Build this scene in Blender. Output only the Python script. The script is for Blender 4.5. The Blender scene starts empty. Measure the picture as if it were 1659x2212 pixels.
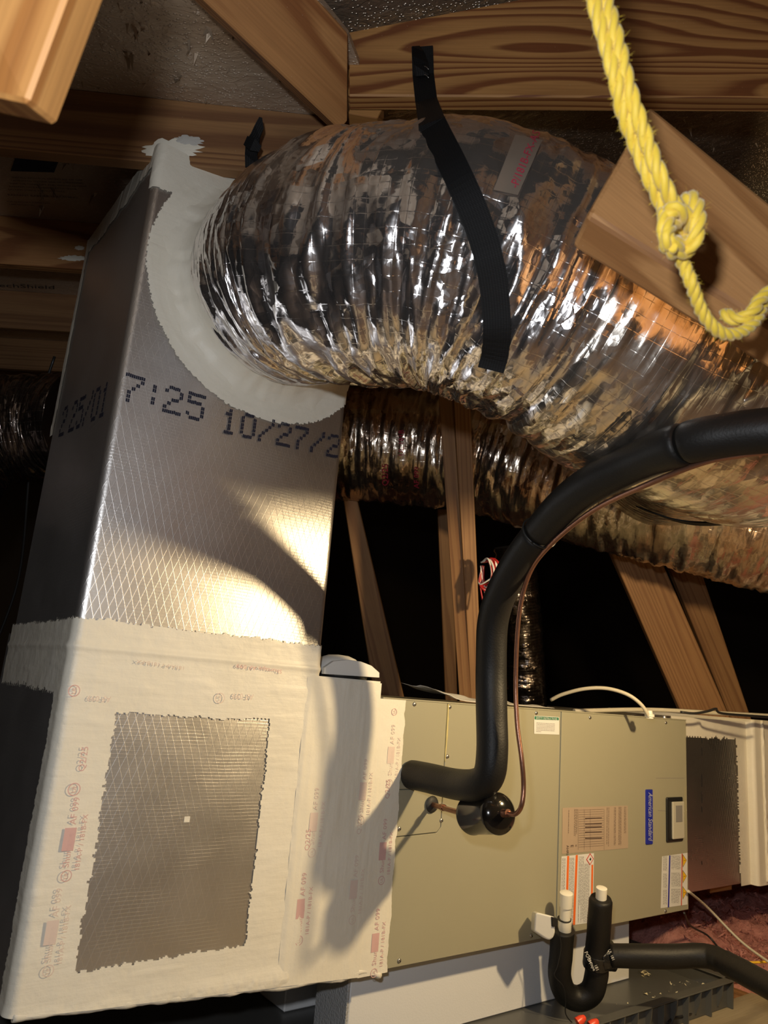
import bpy, bmesh, math, random
import numpy as np
from mathutils import Vector, Matrix
from mathutils.bvhtree import BVHTree
random.seed(7); rng = np.random.default_rng(7)
C = bpy.context.scene.collection
scene = bpy.context.scene

# ---------------------------------------------------------------- camera
CX, CY, F = 829.5, 1106.0, 1600.0            # image taken as 1659x2212
R = np.array([[0.78709407, 0.20409511, 0.58208944],
              [-0.61163189, 0.13594665, 0.77937471],
              [0.07993346, -0.96946568, 0.23183388]])
cam_d = bpy.data.cameras.new('camera'); cam = bpy.data.objects.new('camera', cam_d); C.objects.link(cam)
cam_d.sensor_fit = 'VERTICAL'; cam_d.sensor_height = 24.0; cam_d.lens = 24.0 * F / 2212.0
cam_d.clip_start = 0.02; cam_d.clip_end = 60
cam_d.dof.use_dof = True; cam_d.dof.focus_distance = 1.65; cam_d.dof.aperture_fstop = 5.0
M = Matrix(((R[0][0], -R[0][1], -R[0][2], 0), (R[1][0], -R[1][1], -R[1][2], 0), (R[2][0], -R[2][1], -R[2][2], 0), (0, 0, 0, 1)))
cam.matrix_world = M
scene.camera = cam

# ---------------------------------------------------------------- world, lights, exposure
w = bpy.data.worlds.new('world'); scene.world = w; w.use_nodes = True
w.node_tree.nodes['Background'].inputs[0].default_value = (0.9, 0.72, 0.55, 1)
w.node_tree.nodes['Background'].inputs[1].default_value = 0.02
def point_light(name, loc, watts, color, size):
    d = bpy.data.lights.new(name, 'POINT'); d.energy = watts; d.color = color; d.shadow_soft_size = size
    o = bpy.data.objects.new(name, d); C.objects.link(o); o.location = loc; return o
def P(px, py, dep): return Vector(R @ np.array([(px - CX) / F * dep, (py - CY) / F * dep, dep]))
flash_loc = Vector(R @ np.array([-0.058, -0.145, 0.0]))
point_light('head_lamp', flash_loc, 32.0, (0.93, 0.96, 1.0), 0.022)
point_light('work_lamp', (1.51, 0.44, 0.355), 58.0, (1.0, 0.74, 0.40), 0.028)
scene.view_settings.view_transform = 'Standard'; scene.view_settings.look = 'None'
scene.view_settings.gamma = 1; scene.view_settings.use_curve_mapping = False
scene.view_settings.exposure = 0.0
try:
    scene.cycles.max_bounces = 8; scene.cycles.glossy_bounces = 5; scene.cycles.diffuse_bounces = 4
    scene.cycles.use_denoising = True; scene.cycles.sample_clamp_indirect = 6
except Exception: pass

# ---------------------------------------------------------------- helpers: geometry from the picture
def ray(px, py): return Vector(R @ np.array([(px - CX) / F, (py - CY) / F, 1.0]))
def at_y(px, py, y): d = ray(px, py); return d * (y / d.y)
def at_x(px, py, x): d = ray(px, py); return d * (x / d.x)
def at_z(px, py, z): d = ray(px, py); return d * (z / d.z)
def plane3(a, b, c):
    n = (b - a).cross(c - a).normalized(); return (a, n)
def on(px, py, pl): d = ray(px, py); return d * (pl[0].dot(pl[1]) / d.dot(pl[1]))

def tag(o, label=None, cat=None, group=None, kind=None):
    if label: o['label'] = label
    if cat: o['category'] = cat
    if group: o['group'] = group
    if kind: o['kind'] = kind
    return o
def thing(name, label, cat, loc=(0, 0, 0), group=None):
    o = bpy.data.objects.new(name, None); C.objects.link(o); o.location = loc; o.empty_display_size = 0.05
    return tag(o, label, cat, group)
def link(name, me, mat=None, parent=None):
    o = bpy.data.objects.new(name, me); C.objects.link(o)
    if mat is not None and len(me.materials) == 0: me.materials.append(mat)
    if parent is not None:
        o.parent = parent
        base = Vector(parent.location); p = parent.parent
        while p is not None: base += Vector(p.location); p = p.parent
        o.location = -base
    return o
def pydata(name, vs, fs, mat=None, parent=None, uvs=None, smooth=False):
    me = bpy.data.meshes.new(name); me.from_pydata([tuple(v) for v in vs], [], fs)
    if uvs is not None:
        l = me.uv_layers.new(name='UVMap'); li = np.zeros(len(me.loops), dtype=np.int32); me.loops.foreach_get('vertex_index', li)
        l.data.foreach_set('uv', np.asarray(uvs, dtype=np.float32)[li].ravel())
    if smooth: me.polygons.foreach_set('use_smooth', [True] * len(me.polygons))
    me.update(); return link(name, me, mat, parent)
def uv_box(me, L):
    """UVs in metres, u runs along L"""
    L = Vector(L).normalized(); l = me.uv_layers.new(name='UVMap'); ou, ov = random.uniform(0, 40), random.uniform(0, 40)
    for p in me.polygons:
        n = p.normal
        if abs(n.dot(L)) > 0.8:
            a = n.orthogonal().normalized(); b = n.cross(a)
            for i in p.loop_indices:
                v = me.vertices[me.loops[i].vertex_index].co; l.data[i].uv = (ou + v.dot(a) * 0.3, ov + v.dot(b) * 3)
        else:
            b = n.cross(L).normalized()
            for i in p.loop_indices:
                v = me.vertices[me.loops[i].vertex_index].co; l.data[i].uv = (ou + v.dot(L), ov + v.dot(b))
def bm_obj(name, bm, mat, parent=None, L=(1, 0, 0), smooth=False):
    me = bpy.data.meshes.new(name); bmesh.ops.recalc_face_normals(bm, faces=bm.faces); bm.to_mesh(me); bm.free()
    uv_box(me, L)
    if smooth: me.polygons.foreach_set('use_smooth', [True] * len(me.polygons))
    return link(name, me, mat, parent)
def hull8(front, back, bev=0.0015, seg=1):
    bm = bmesh.new(); a = [bm.verts.new(v) for v in front]; b = [bm.verts.new(v) for v in back]; n = len(a)
    bm.faces.new(a); bm.faces.new(b[::-1])
    for i in range(n): bm.faces.new((a[i], b[i], b[(i + 1) % n], a[(i + 1) % n]))
    bmesh.ops.recalc_face_normals(bm, faces=bm.faces)
    if bev: bmesh.ops.bevel(bm, geom=list(bm.edges), offset=bev, segments=seg, affect='EDGES', profile=0.5)
    return bm
def slab(name, corners, t, mat, parent=None, bev=0.0015, label=None, cat=None, group=None, L=None, seg=1):
    """board whose visible face has the world corners given; thickness t away from the camera"""
    c = [Vector(v) for v in corners]; n = (c[1] - c[0]).cross(c[2] - c[0]).normalized()
    if n.dot(c[0]) < 0: n = -n
    bm = hull8(c, [v + n * t for v in c], bev, seg)
    if L is None:
        e = [(c[(i + 1) % len(c)] - c[i]) for i in range(len(c))]; L = max(e, key=lambda v: v.length)
    o = bm_obj(name, bm, mat, parent, L)
    return tag(o, label, cat, group)
def box(name, x0, x1, y0, y1, z0, z1, mat, parent=None, bev=0.0015, L=(1, 0, 0), seg=1):
    f = [Vector((x0, y0, z0)), Vector((x1, y0, z0)), Vector((x1, y0, z1)), Vector((x0, y0, z1))]
    return bm_obj(name, hull8(f, [v + Vector((0, y1 - y0, 0)) for v in f], bev, seg), mat, parent, L)
def catmull(pts, n):
    pts = [np.array(p, float) for p in pts]; q = [2 * pts[0] - pts[1]] + pts + [2 * pts[-1] - pts[-2]]
    out = []
    for i in range(1, len(q) - 2):
        for k in range(n):
            t = k / n; a, b, c, d = q[i - 1:i + 3]
            out.append(0.5 * (2 * b + (c - a) * t + (2 * a - 5 * b + 4 * c - d) * t * t + (3 * b - a - 3 * c + d) * t ** 3))
    out.append(q[-2]); return np.array(out)
def resample(p, n):
    d = np.r_[0, np.cumsum(np.linalg.norm(np.diff(p, axis=0), axis=1))]; s = np.linspace(0, d[-1], n)
    return np.stack([np.interp(s, d, p[:, k]) for k in range(p.shape[1])], 1), s
def frames(p):
    T = np.gradient(p, axis=0); T /= np.linalg.norm(T, axis=1)[:, None]
    n = np.cross(T[0], [0.13, 0.21, 0.97]); n /= np.linalg.norm(n); N = [n]
    for i in range(1, len(p)):
        n = N[-1] - T[i] * N[-1].dot(T[i]); N.append(n / np.linalg.norm(n))
    N = np.array(N); return T, N, np.cross(T, N)
def sweep(name, path, r, mat, parent=None, nseg=16, cap=True, disp=None, n=None, sub=8, smooth=True):
    """tube along a path; r may be a number or an array along the resampled path; disp(s, a) adds to the radius"""
    c = catmull(path, sub); n = n or len(c); c, s = resample(c, n); T, N, B = frames(c)
    a = np.linspace(0, 2 * math.pi, nseg, endpoint=False)
    rr = np.interp(s, np.linspace(0, s[-1], len(r)), r) if hasattr(r, '__len__') else np.full(n, r)
    rad = rr[:, None] + np.zeros((n, nseg))
    if disp is not None: rad = rad + disp(s[:, None] + 0 * a[None], a[None] + 0 * s[:, None])
    V = c[:, None] + rad[..., None] * (np.cos(a)[None, :, None] * N[:, None] + np.sin(a)[None, :, None] * B[:, None])
    vs = V.reshape(-1, 3); fs = []
    for i in range(n - 1):
        for j in range(nseg):
            k = (j + 1) % nseg; fs.append((i * nseg + j, i * nseg + k, (i + 1) * nseg + k, (i + 1) * nseg + j))
    me = bpy.data.meshes.new(name)
    if cap: fs.append(tuple(range(nseg))[::-1]); fs.append(tuple((n - 1) * nseg + j for j in range(nseg)))
    me.from_pydata(vs.tolist(), [], fs); l = me.uv_layers.new(name='UVMap')
    uv = np.zeros((len(me.loops), 2), np.float32); R0 = float(np.mean(rr)); idx = 0
    ii, jj = np.meshgrid(np.arange(n - 1), np.arange(nseg), indexing='ij'); da = 2 * math.pi / nseg
    for k, (di, dj) in enumerate(((0, 0), (0, 1), (1, 1), (1, 0))):
        m = np.arange((n - 1) * nseg) * 4 + k
        uv[m, 0] = s[np.clip((ii + di).ravel(), 0, n - 1)]; uv[m, 1] = ((jj + dj).ravel()) * da * R0
    l.data.foreach_set('uv', uv.ravel())
    if smooth: me.polygons.foreach_set('use_smooth', [True] * ((n - 1) * nseg) + [False] * (2 if cap else 0))
    me.update(); return link(name, me, mat, parent)
def ribbon(name, pts, nrm, width, t, mat, parent=None, smooth=True):
    p = np.array([list(v) for v in pts]); nn = np.array([list(v) for v in nrm]); nn /= np.linalg.norm(nn, axis=1)[:, None]
    T = np.gradient(p, axis=0); T /= np.linalg.norm(T, axis=1)[:, None]; W = np.cross(T, nn); W /= np.linalg.norm(W, axis=1)[:, None]
    wd = np.array(width if hasattr(width, '__len__') else [width] * len(p))[:, None] / 2
    ring = [p - W * wd, p + W * wd, p + W * wd + nn * t, p - W * wd + nn * t]
    vs = np.stack(ring, 1).reshape(-1, 3).tolist(); fs = []; n = len(p); uv = []
    s = np.r_[0, np.cumsum(np.linalg.norm(np.diff(p, axis=0), axis=1))]
    for i in range(n): uv += [(s[i], 0), (s[i], 2 * wd[i][0]), (s[i], 2 * wd[i][0]), (s[i], 0)]
    for i in range(n - 1):
        for j in range(4): fs.append((i * 4 + j, i * 4 + (j + 1) % 4, i * 4 + 4 + (j + 1) % 4, i * 4 + 4 + j))
    fs += [(3, 2, 1, 0), tuple(4 * (n - 1) + j for j in range(4))]
    return pydata(name, vs, fs, mat, parent, uv, smooth=False)
def grid_obj(name, V, mat, parent=None, mask=None, UV=None, smooth=True):
    n, m = V.shape[:2]; idx = np.arange(n * m).reshape(n, m)
    q = np.stack([idx[:-1, :-1], idx[1:, :-1], idx[1:, 1:], idx[:-1, 1:]], -1).reshape(-1, 4)
    if mask is not None: q = q[mask.ravel()]
    used = np.unique(q); remap = np.full(n * m, -1); remap[used] = np.arange(len(used)); q = remap[q]
    vs = V.reshape(-1, 3)[used]; uv = None if UV is None else UV.reshape(-1, 2)[used]
    return pydata(name, vs.tolist(), q.tolist(), mat, parent, uv, smooth)
def lathe(name, prof, loc, axis, mat, parent=None, nseg=28):
    """profile list of (h, r) along axis from loc"""
    ax = Vector(axis).normalized(); u = ax.orthogonal().normalized(); v = ax.cross(u); vs = []; fs = []
    for h, r in prof:
        for j in range(nseg):
            a = 2 * math.pi * j / nseg; vs.append(Vector(loc) + ax * h + (u * math.cos(a) + v * math.sin(a)) * max(r, 1e-5))
    for i in range(len(prof) - 1):
        for j in range(nseg): k = (j + 1) % nseg; fs.append((i * nseg + j, i * nseg + k, (i + 1) * nseg + k, (i + 1) * nseg + j))
    bm = bmesh.new(); bv = [bm.verts.new(p) for p in vs]
    for f in fs: bm.faces.new([bv[i] for i in f])
    bm.faces.new(bv[:nseg][::-1]); bm.faces.new(bv[-nseg:])
    o = bm_obj(name, bm, mat, parent, ax); me = o.data
    me.polygons.foreach_set('use_smooth', [len(p.vertices) == 4 for p in me.polygons])
    me.set_sharp_from_angle(angle=math.radians(40)); return o
def text(name, s, size, org, xd, yd, mat, parent=None, align='LEFT', off=0.0, shear=0.0, sx=1.0, bold=0.0):
    cu = bpy.data.curves.new(name, 'FONT'); cu.body = s; cu.size = size; cu.align_x = align; cu.shear = shear; cu.offset = bold
    cu.resolution_u = 2; cu.fill_mode = 'FRONT'
    tmp = bpy.data.objects.new('tmp', cu); C.objects.link(tmp); dg = bpy.context.evaluated_depsgraph_get(); dg.update()
    me = bpy.data.meshes.new_from_object(tmp.evaluated_get(dg)); bpy.data.objects.remove(tmp); bpy.data.curves.remove(cu)
    xd = Vector(xd).normalized(); yd = Vector(yd).normalized(); n = xd.cross(yd)
    for v in me.vertices:
        c = v.co.copy(); v.co = Vector(org) + xd * (c.x * sx) + yd * c.y + n * off
    me.materials.clear(); me.update(); return link(name, me, mat, parent)
def noise2(x, y, seed=0, oct=4, gain=0.5):
    """value noise on numpy arrays"""
    r = np.random.default_rng(seed); tb = r.random((64, 64)); out = 0; amp = 1; tot = 0
    for o in range(oct):
        xi = np.floor(x).astype(int); yi = np.floor(y).astype(int); fx = x - xi; fy = y - yi
        fx = fx * fx * (3 - 2 * fx); fy = fy * fy * (3 - 2 * fy)
        g = lambda a, b: tb[a % 64, b % 64]
        v = (g(xi, yi) * (1 - fx) + g(xi + 1, yi) * fx) * (1 - fy) + (g(xi, yi + 1) * (1 - fx) + g(xi + 1, yi + 1) * fx) * fy
        out = out + amp * v; tot += amp; amp *= gain; x = x * 2.03 + 11.3; y = y * 2.03 + 5.7
    return out / tot * 2 - 1

# ---------------------------------------------------------------- materials
class NT:
    def __init__(s, name):
        s.m = bpy.data.materials.new(name); s.m.use_nodes = True; s.t = s.m.node_tree; s.b = s.t.nodes['Principled BSDF']
    def n(s, typ, **kw):
        x = s.t.nodes.new(typ)
        for k, v in kw.items(): setattr(x, k, v)
        return x
    def put(s, sock, v):
        if hasattr(v, 'is_output') or isinstance(v, bpy.types.NodeSocket): s.t.links.new(v, sock)
        else: sock.default_value = v
    def math(s, op, a, b=0.0, c=0.0):
        x = s.n('ShaderNodeMath', operation=op); s.put(x.inputs[0], a); s.put(x.inputs[1], b); s.put(x.inputs[2], c); return x.outputs[0]
    def uv(s): return s.n('ShaderNodeTexCoord').outputs['UV']
    def obj(s): return s.n('ShaderNodeTexCoord').outputs['Object']
    def map(s, v, scale=(1, 1, 1), rot=(0, 0, 0), loc=(0, 0, 0)):
        x = s.n('ShaderNodeMapping'); s.put(x.inputs[0], v); x.inputs['Scale'].default_value = scale
        x.inputs['Rotation'].default_value = rot; x.inputs['Location'].default_value = loc; return x.outputs[0]
    def noise(s, v, scale, detail=3.0, rough=0.5, dist=0.0):
        x = s.n('ShaderNodeTexNoise'); s.put(x.inputs['Vector'], v); x.inputs['Scale'].default_value = scale
        x.inputs['Detail'].default_value = detail; x.inputs['Roughness'].default_value = rough; x.inputs['Distortion'].default_value = dist
        return x.outputs[0]
    def vor(s, v, scale, feat='F1', metric='EUCLIDEAN', out='Distance'):
        x = s.n('ShaderNodeTexVoronoi', feature=feat)
        if feat != 'DISTANCE_TO_EDGE': x.distance = metric
        s.put(x.inputs['Vector'], v); x.inputs['Scale'].default_value = scale; return x.outputs[out]
    def ramp(s, v, stops, interp='LINEAR'):
        x = s.n('ShaderNodeValToRGB'); s.put(x.inputs[0], v); e = x.color_ramp.elements; x.color_ramp.interpolation = interp
        while len(e) < len(stops): e.new(0.5)
        for i, (p, c) in enumerate(stops): e[i].position = p; e[i].color = tuple(c) + (1,) if len(c) == 3 else c
        return x.outputs[0]
    def mix(s, f, a, b, mode='MIX'):
        x = s.n('ShaderNodeMix', data_type='RGBA', blend_type=mode); s.put(x.inputs[0], f)
        for k, v in ((6, a), (7, b)):
            if isinstance(v, tuple): v = tuple(v) + (1,) if len(v) == 3 else v
            s.put(x.inputs[k], v)
        return x.outputs[2]
    def bump(s, h, strength=0.3, dist=0.01, normal=None):
        x = s.n('ShaderNodeBump'); s.put(x.inputs['Height'], h); x.inputs['Strength'].default_value = strength
        x.inputs['Distance'].default_value = dist
        if normal is not None: s.put(x.inputs['Normal'], normal)
        return x.outputs[0]
    def set(s, color=None, rough=None, metal=None, normal=None, **kw):
        B = s.b.inputs
        if color is not None: s.put(B['Base Color'], (tuple(color) + (1,)) if isinstance(color, tuple) and len(color) == 3 else color)
        if rough is not None: s.put(B['Roughness'], rough)
        if metal is not None: s.put(B['Metallic'], metal)
        if normal is not None: s.put(B['Normal'], normal)
        for k, v in kw.items(): s.put(B[k], v)
        return s.m
def plain(name, color, rough=0.5, metal=0.0, bump=None, **kw):
    t = NT(name); nrm = None
    if bump: nrm = t.bump(t.noise(t.obj(), bump[0], 4), bump[1], bump[2])
    return t.set(color, rough, metal, nrm, **kw)
def wood(name, light, dark, rings=7.0, across=9.0, along=0.9, rough=0.62, contrast=1.0, stain=None, knots=True):
    t = NT(name); uv = t.uv(); st = t.map(uv, (along, across, 1))
    a = t.noise(st, 1.0, 1.2, 0.35, 0.15); w2 = t.noise(t.map(uv, (3, 40, 1)), 1.0, 2, 0.5)
    f = t.math('FRACT', t.math('ADD', t.math('MULTIPLY', a, rings), t.math('MULTIPLY', w2, 0.35)))
    mid = tuple(l * .72 + d * .28 for l, d in zip(light, dark)); lo = tuple(l * (1 - contrast) + d * contrast for l, d in zip(light, dark))
    col = t.ramp(f, [(0.0, light), (0.5, mid), (0.72, lo), (0.90, lo), (1.0, light)])
    fine = t.noise(t.map(uv, (7, 260, 1)), 1.0, 3, 0.6)
    col = t.mix(0.3, col, t.ramp(fine, [(0.3, (0.5, 0.47, 0.45)), (0.7, (1.25, 1.25, 1.25))]), 'MULTIPLY')
    big = t.noise(uv, 2.2, 3)
    col = t.mix(0.5, col, t.ramp(big, [(0.3, (0.66, 0.62, 0.58)), (0.65, (1.1, 1.1, 1.1))]), 'MULTIPLY')
    if knots:
        kn = t.vor(t.map(uv, (2.2, 7.0, 1)), 1.0); col = t.mix(t.ramp(kn, [(0.05, (1, 1, 1)), (0.085, (0, 0, 0))]), col, tuple(d * 0.4 for d in dark))
    sp = t.vor(uv, 70.0); col = t.mix(t.ramp(sp, [(0.0, (1, 1, 1)), (0.04, (0, 0, 0))]), col, (0.7, 0.62, 0.5))
    if stain: col = t.mix(t.ramp(t.noise(t.map(uv, (1, 4, 1)), 3.0, 4), [(0.55, (0, 0, 0)), (0.75, (0.8, 0.8, 0.8))]), col, stain)
    nrm = t.bump(t.math('ADD', fine, t.math('MULTIPLY', f, -0.12)), 0.25, 0.001)
    return t.set(col, rough, 0.0, nrm)
def lines(t, v, sp, ang, wid=0.07):
    """thin parallel ridges every sp metres at an angle, 1 on the line"""
    m = t.map(v, (1, 1, 1), (0, 0, ang)); x = t.n('ShaderNodeSeparateXYZ'); t.put(x.inputs[0], m)
    f = t.math('FRACT', t.math('DIVIDE', x.outputs[0], sp)); d = t.math('ABSOLUTE', t.math('SUBTRACT', f, 0.5))
    return t.math('SMOOTH_MIN', 1.0, t.math('MAXIMUM', 0.0, t.math('SUBTRACT', 1.0, t.math('DIVIDE', d, wid))), 0.0)
def foil_board(name, base=(0.70, 0.68, 0.66), rough=0.35, sp=0.0085, wob=0.5):
    t = NT(name); uv = t.uv()
    wu = t.n('ShaderNodeVectorMath', operation='ADD'); nz = t.n('ShaderNodeTexNoise'); t.put(nz.inputs['Vector'], uv); nz.inputs['Scale'].default_value = 9
    sc = t.n('ShaderNodeVectorMath', operation='SCALE'); t.put(sc.inputs[0], nz.outputs[1]); sc.inputs['Scale'].default_value = 0.006
    t.put(wu.inputs[0], uv); t.put(wu.inputs[1], sc.outputs[0]); v = wu.outputs[0]
    l1 = lines(t, v, 0.0062, math.radians(90), 0.13); l2 = lines(t, v, 0.0145, math.radians(20), 0.05); l3 = lines(t, v, 0.0145, math.radians(-20), 0.05)
    gate = t.ramp(t.noise(t.map(uv, (3, 5, 1)), 3.0, 2), [(0.42, (0, 0, 0)), (0.6, (1, 1, 1))])
    l1 = t.math('MULTIPLY', l1, t.math('ADD', 0.25, t.math('MULTIPLY', gate, 0.75)))
    h = t.math('ADD', l1, t.math('ADD', l2, l3)); big = t.noise(uv, 14.0, 4, 0.55)
    nb = t.bump(big, 0.22, 0.004); nrm = t.bump(h, 0.3, 0.0004, nb)
    col = t.mix(t.math('MULTIPLY', h, 0.35), base, tuple(min(1, b * 1.15) for b in base))
    sm = t.noise(uv, 6.0, 5, 0.6)
    r = t.math('ADD', rough - 0.02, t.math('MULTIPLY', sm, 0.14))
    return t.set(col, r, 0.96, nrm)
def foil_flex(name, base=(0.86, 0.83, 0.83), rough=0.13, crumple=1.0, tint=None, seed=0.0):
    t = NT(name); uv = t.map(t.uv(), loc=(seed, seed, 0))
    nz = t.n('ShaderNodeTexNoise'); t.put(nz.inputs['Vector'], uv); nz.inputs['Scale'].default_value = 22; nz.inputs['Detail'].default_value = 2
    sc = t.n('ShaderNodeVectorMath', operation='SCALE'); t.put(sc.inputs[0], nz.outputs[1]); sc.inputs['Scale'].default_value = 0.022
    ad = t.n('ShaderNodeVectorMath', operation='ADD'); t.put(ad.inputs[0], uv); t.put(ad.inputs[1], sc.outputs[0]); v = ad.outputs[0]
    geo = t.n('ShaderNodeNewGeometry').outputs['Normal']
    gate = t.ramp(t.noise(uv, 6.0, 2), [(0.36, (0.3, 0.3, 0.3)), (0.62, (1, 1, 1))])
    def tilt(nrm, scale, rot, k):
        c = t.vor(t.map(v, scale, (0, 0, rot)), 1.0, out='Color'); a = t.n('ShaderNodeVectorMath', operation='SUBTRACT'); t.put(a.inputs[0], c); a.inputs[1].default_value = (0.5, 0.5, 0.5)
        b = t.n('ShaderNodeVectorMath', operation='SCALE'); t.put(b.inputs[0], a.outputs[0]); t.put(b.inputs['Scale'], t.math('MULTIPLY', gate, k * crumple))
        d = t.n('ShaderNodeVectorMath', operation='ADD'); t.put(d.inputs[0], nrm); t.put(d.inputs[1], b.outputs[0]); return d.outputs[0]
    n = tilt(geo, (42, 11, 1), 0.15, 0.42); n = tilt(n, (75, 48, 1), 0.7, 0.30); n = tilt(n, (170, 130, 1), 0.3, 0.14)
    nn = t.n('ShaderNodeVectorMath', operation='NORMALIZE'); t.put(nn.inputs[0], n)
    e1 = t.noise(t.map(uv, (45, 9, 1)), 1.0, 2, 0.5)
    nb = t.bump(e1, 0.45 * crumple, 0.008, nn.outputs[0])
    g = t.math('ADD', lines(t, uv, 0.0125, 0.0, 0.05), lines(t, uv, 0.024, math.radians(90), 0.03))
    nrm = t.bump(g, 0.25, 0.0005, nb)
    col = t.mix(t.math('MULTIPLY', g, 0.25), base, (1, 0.98, 0.95))
    if tint is not None:
        m = t.ramp(t.noise(t.map(uv, (5, 5, 1)), 1.0, 3), [(0.46, (0, 0, 0)), (0.56, (1, 1, 1))]); col = t.mix(m, col, tint)
    return t.set(col, t.math('ADD', rough, t.math('MULTIPLY', t.noise(uv, 25, 3), 0.1)), 0.97, nrm)

m_pine = wood('pine rafter', (0.44, 0.215, 0.075), (0.25, 0.095, 0.028), 14, 7, 0.35)
m_pine_old = wood('weathered rafter', (0.30, 0.155, 0.06), (0.17, 0.075, 0.028), 14, 7, 0.35, stain=(0.13, 0.065, 0.03))
m_beam = wood('bold grain pine beam', (0.46, 0.235, 0.075), (0.17, 0.05, 0.012), 20, 5.5, 0.8, contrast=0.95, knots=False)
m_pine_light = wood('fresh pine', (0.46, 0.225, 0.065), (0.30, 0.12, 0.026), 8, 8, 0.2, knots=False)
m_stud = wood('pine stud', (0.33, 0.175, 0.07), (0.21, 0.095, 0.035), 12, 12, 0.25, contrast=0.8)
m_block = wood('brown lumber', (0.45, 0.23, 0.085), (0.25, 0.105, 0.03), 9, 4, 0.9, knots=False, contrast=0.8)
m_ply = wood('plywood', (0.36, 0.30, 0.20), (0.20, 0.15, 0.09), 5, 5, 3.0, contrast=0.6, stain=(0.16, 0.13, 0.09), knots=False)
m_foilduct = foil_board('scrim foil duct board')
m_foildark = foil_board('scrim foil duct board aged', (0.66, 0.62, 0.58), 0.24)
m_flex = foil_flex('crumpled silver duct jacket', rough=0.12)
m_flex_smooth = foil_flex('stretched silver duct jacket', (0.86, 0.79, 0.70), 0.17, 0.75, seed=3.1)
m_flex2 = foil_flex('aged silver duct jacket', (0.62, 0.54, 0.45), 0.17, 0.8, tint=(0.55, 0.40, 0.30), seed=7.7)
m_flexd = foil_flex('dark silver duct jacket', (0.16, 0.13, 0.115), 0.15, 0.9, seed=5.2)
def deck_mat(nm='foil faced roof sheathing', met=0.45, dk=0.18, rg=0.45, dm=0.35):
    t = NT(nm); uv = t.uv()
    d = t.vor(t.map(uv, (95, 140, 1)), 1.0); dots = t.ramp(d, [(0.22, (1, 1, 1)), (0.34, (0, 0, 0))])
    wr = t.noise(t.map(uv, (10, 16, 1)), 2.2, 5, 0.65, 0.8)
    col = t.mix(t.math('MULTIPLY', dots, dm), (0.66, 0.56, 0.44), (0.88, 0.82, 0.72))
    sm = t.noise(uv, 2.0, 3); col = t.mix(t.ramp(sm, [(0.35, (0, 0, 0)), (0.7, (1, 1, 1))]), col, (0.40, 0.28, 0.18))
    nrm = t.bump(t.math('ADD', t.math('MULTIPLY', dots, dk), wr), 0.7, 0.008)
    return t.set(col, rg, met, nrm)
m_deck = deck_mat(dk=0.3, dm=0.6)
m_deck2 = deck_mat('perforated bronze foil sheathing', 0.85, 0.8, 0.36, 0.9)
m_osb = wood('bare deck boards', (0.20, 0.125, 0.06), (0.10, 0.06, 0.03), 4, 5, 1.0)
def mastic_mat():
    t = NT('cream duct mastic'); o = t.obj()
    br = t.noise(t.map(t.uv(), (14, 160, 1)), 1.0, 3, 0.6); lump = t.noise(o, 28.0, 5, 0.6)
    col = t.mix(t.noise(o, 7.0, 4), (0.74, 0.69, 0.56), (0.83, 0.80, 0.71))
    nb = t.bump(lump, 0.35, 0.005); nrm = t.bump(br, 0.3, 0.0015, nb)
    return t.set(col, 0.48, 0.0, nrm)
m_mastic = mastic_mat()
m_mastic_grey = plain('greyed duct mastic', (0.50, 0.49, 0.46), 0.5, 0, (60, 0.5, 0.004))
m_pink = plain('faded red tape print', (0.66, 0.42, 0.40), 0.6)
m_pink2 = plain('washed red tape print', (0.73, 0.60, 0.53), 0.6)
m_red = plain('red tape print', (0.45, 0.03, 0.07), 0.5)
m_ink = plain('black print ink', (0.02, 0.02, 0.025), 0.6)
m_inkblue = plain('dark blue print ink', (0.008, 0.009, 0.028), 0.7)
def paint_mat():
    t = NT('taupe cabinet paint'); o = t.obj()
    return t.set(t.mix(t.noise(o, 3, 3), (0.325, 0.305, 0.215), (0.35, 0.33, 0.235)), 0.42, 0.0, t.bump(t.noise(o, 600, 2), 0.12, 0.0006))
m_paint = paint_mat()
m_seam = plain('blue grey door seam', (0.11, 0.13, 0.15), 0.5)
m_gap = plain('dark gap', (0.02, 0.02, 0.02), 0.7)
m_steel = plain('zinc screw', (0.45, 0.43, 0.40), 0.35, 0.9)
m_foam = NT('black pipe insulation'); m_foam = m_foam.set((0.0095, 0.0088, 0.0080), 0.5, 0, m_foam.bump(m_foam.noise(m_foam.obj(), 260, 3), 0.4, 0.001), **{'Specular IOR Level': 0.3})
m_drier = plain('gloss black steel', (0.008, 0.007, 0.006), 0.12, 0.0)
m_copper = plain('tarnished copper', (0.30, 0.15, 0.10), 0.32, 0.85, (80, 0.2, 0.002))
m_black = plain('black plastic', (0.014, 0.014, 0.014), 0.4)
m_rubber = plain('black rubber', (0.02, 0.02, 0.02), 0.6)
def web_mat():
    t = NT('black woven webbing'); uv = t.uv(); l = t.math('ADD', lines(t, uv, 0.0022, 0.0, 0.3), lines(t, uv, 0.004, math.radians(90), 0.3))
    return t.set((0.004, 0.004, 0.0045), 0.6, 0, t.bump(l, 0.5, 0.0005), **{'Specular IOR Level': 0.2})
m_web = web_mat()
m_white = plain('white plastic', (0.78, 0.77, 0.72), 0.38)
m_pvc = plain('white pvc', (0.80, 0.77, 0.66), 0.35)
def styro():
    t = NT('white styrofoam'); o = t.obj(); v = t.vor(o, 230.0)
    return t.set((0.80, 0.80, 0.80), 0.6, 0, t.bump(t.math('ADD', v, t.noise(o, 40, 3)), 0.2, 0.0006))
m_styro = styro()
m_styro_grey = plain('grey styrofoam side', (0.42, 0.42, 0.42), 0.7, 0, (180, 0.9, 0.004))
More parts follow.
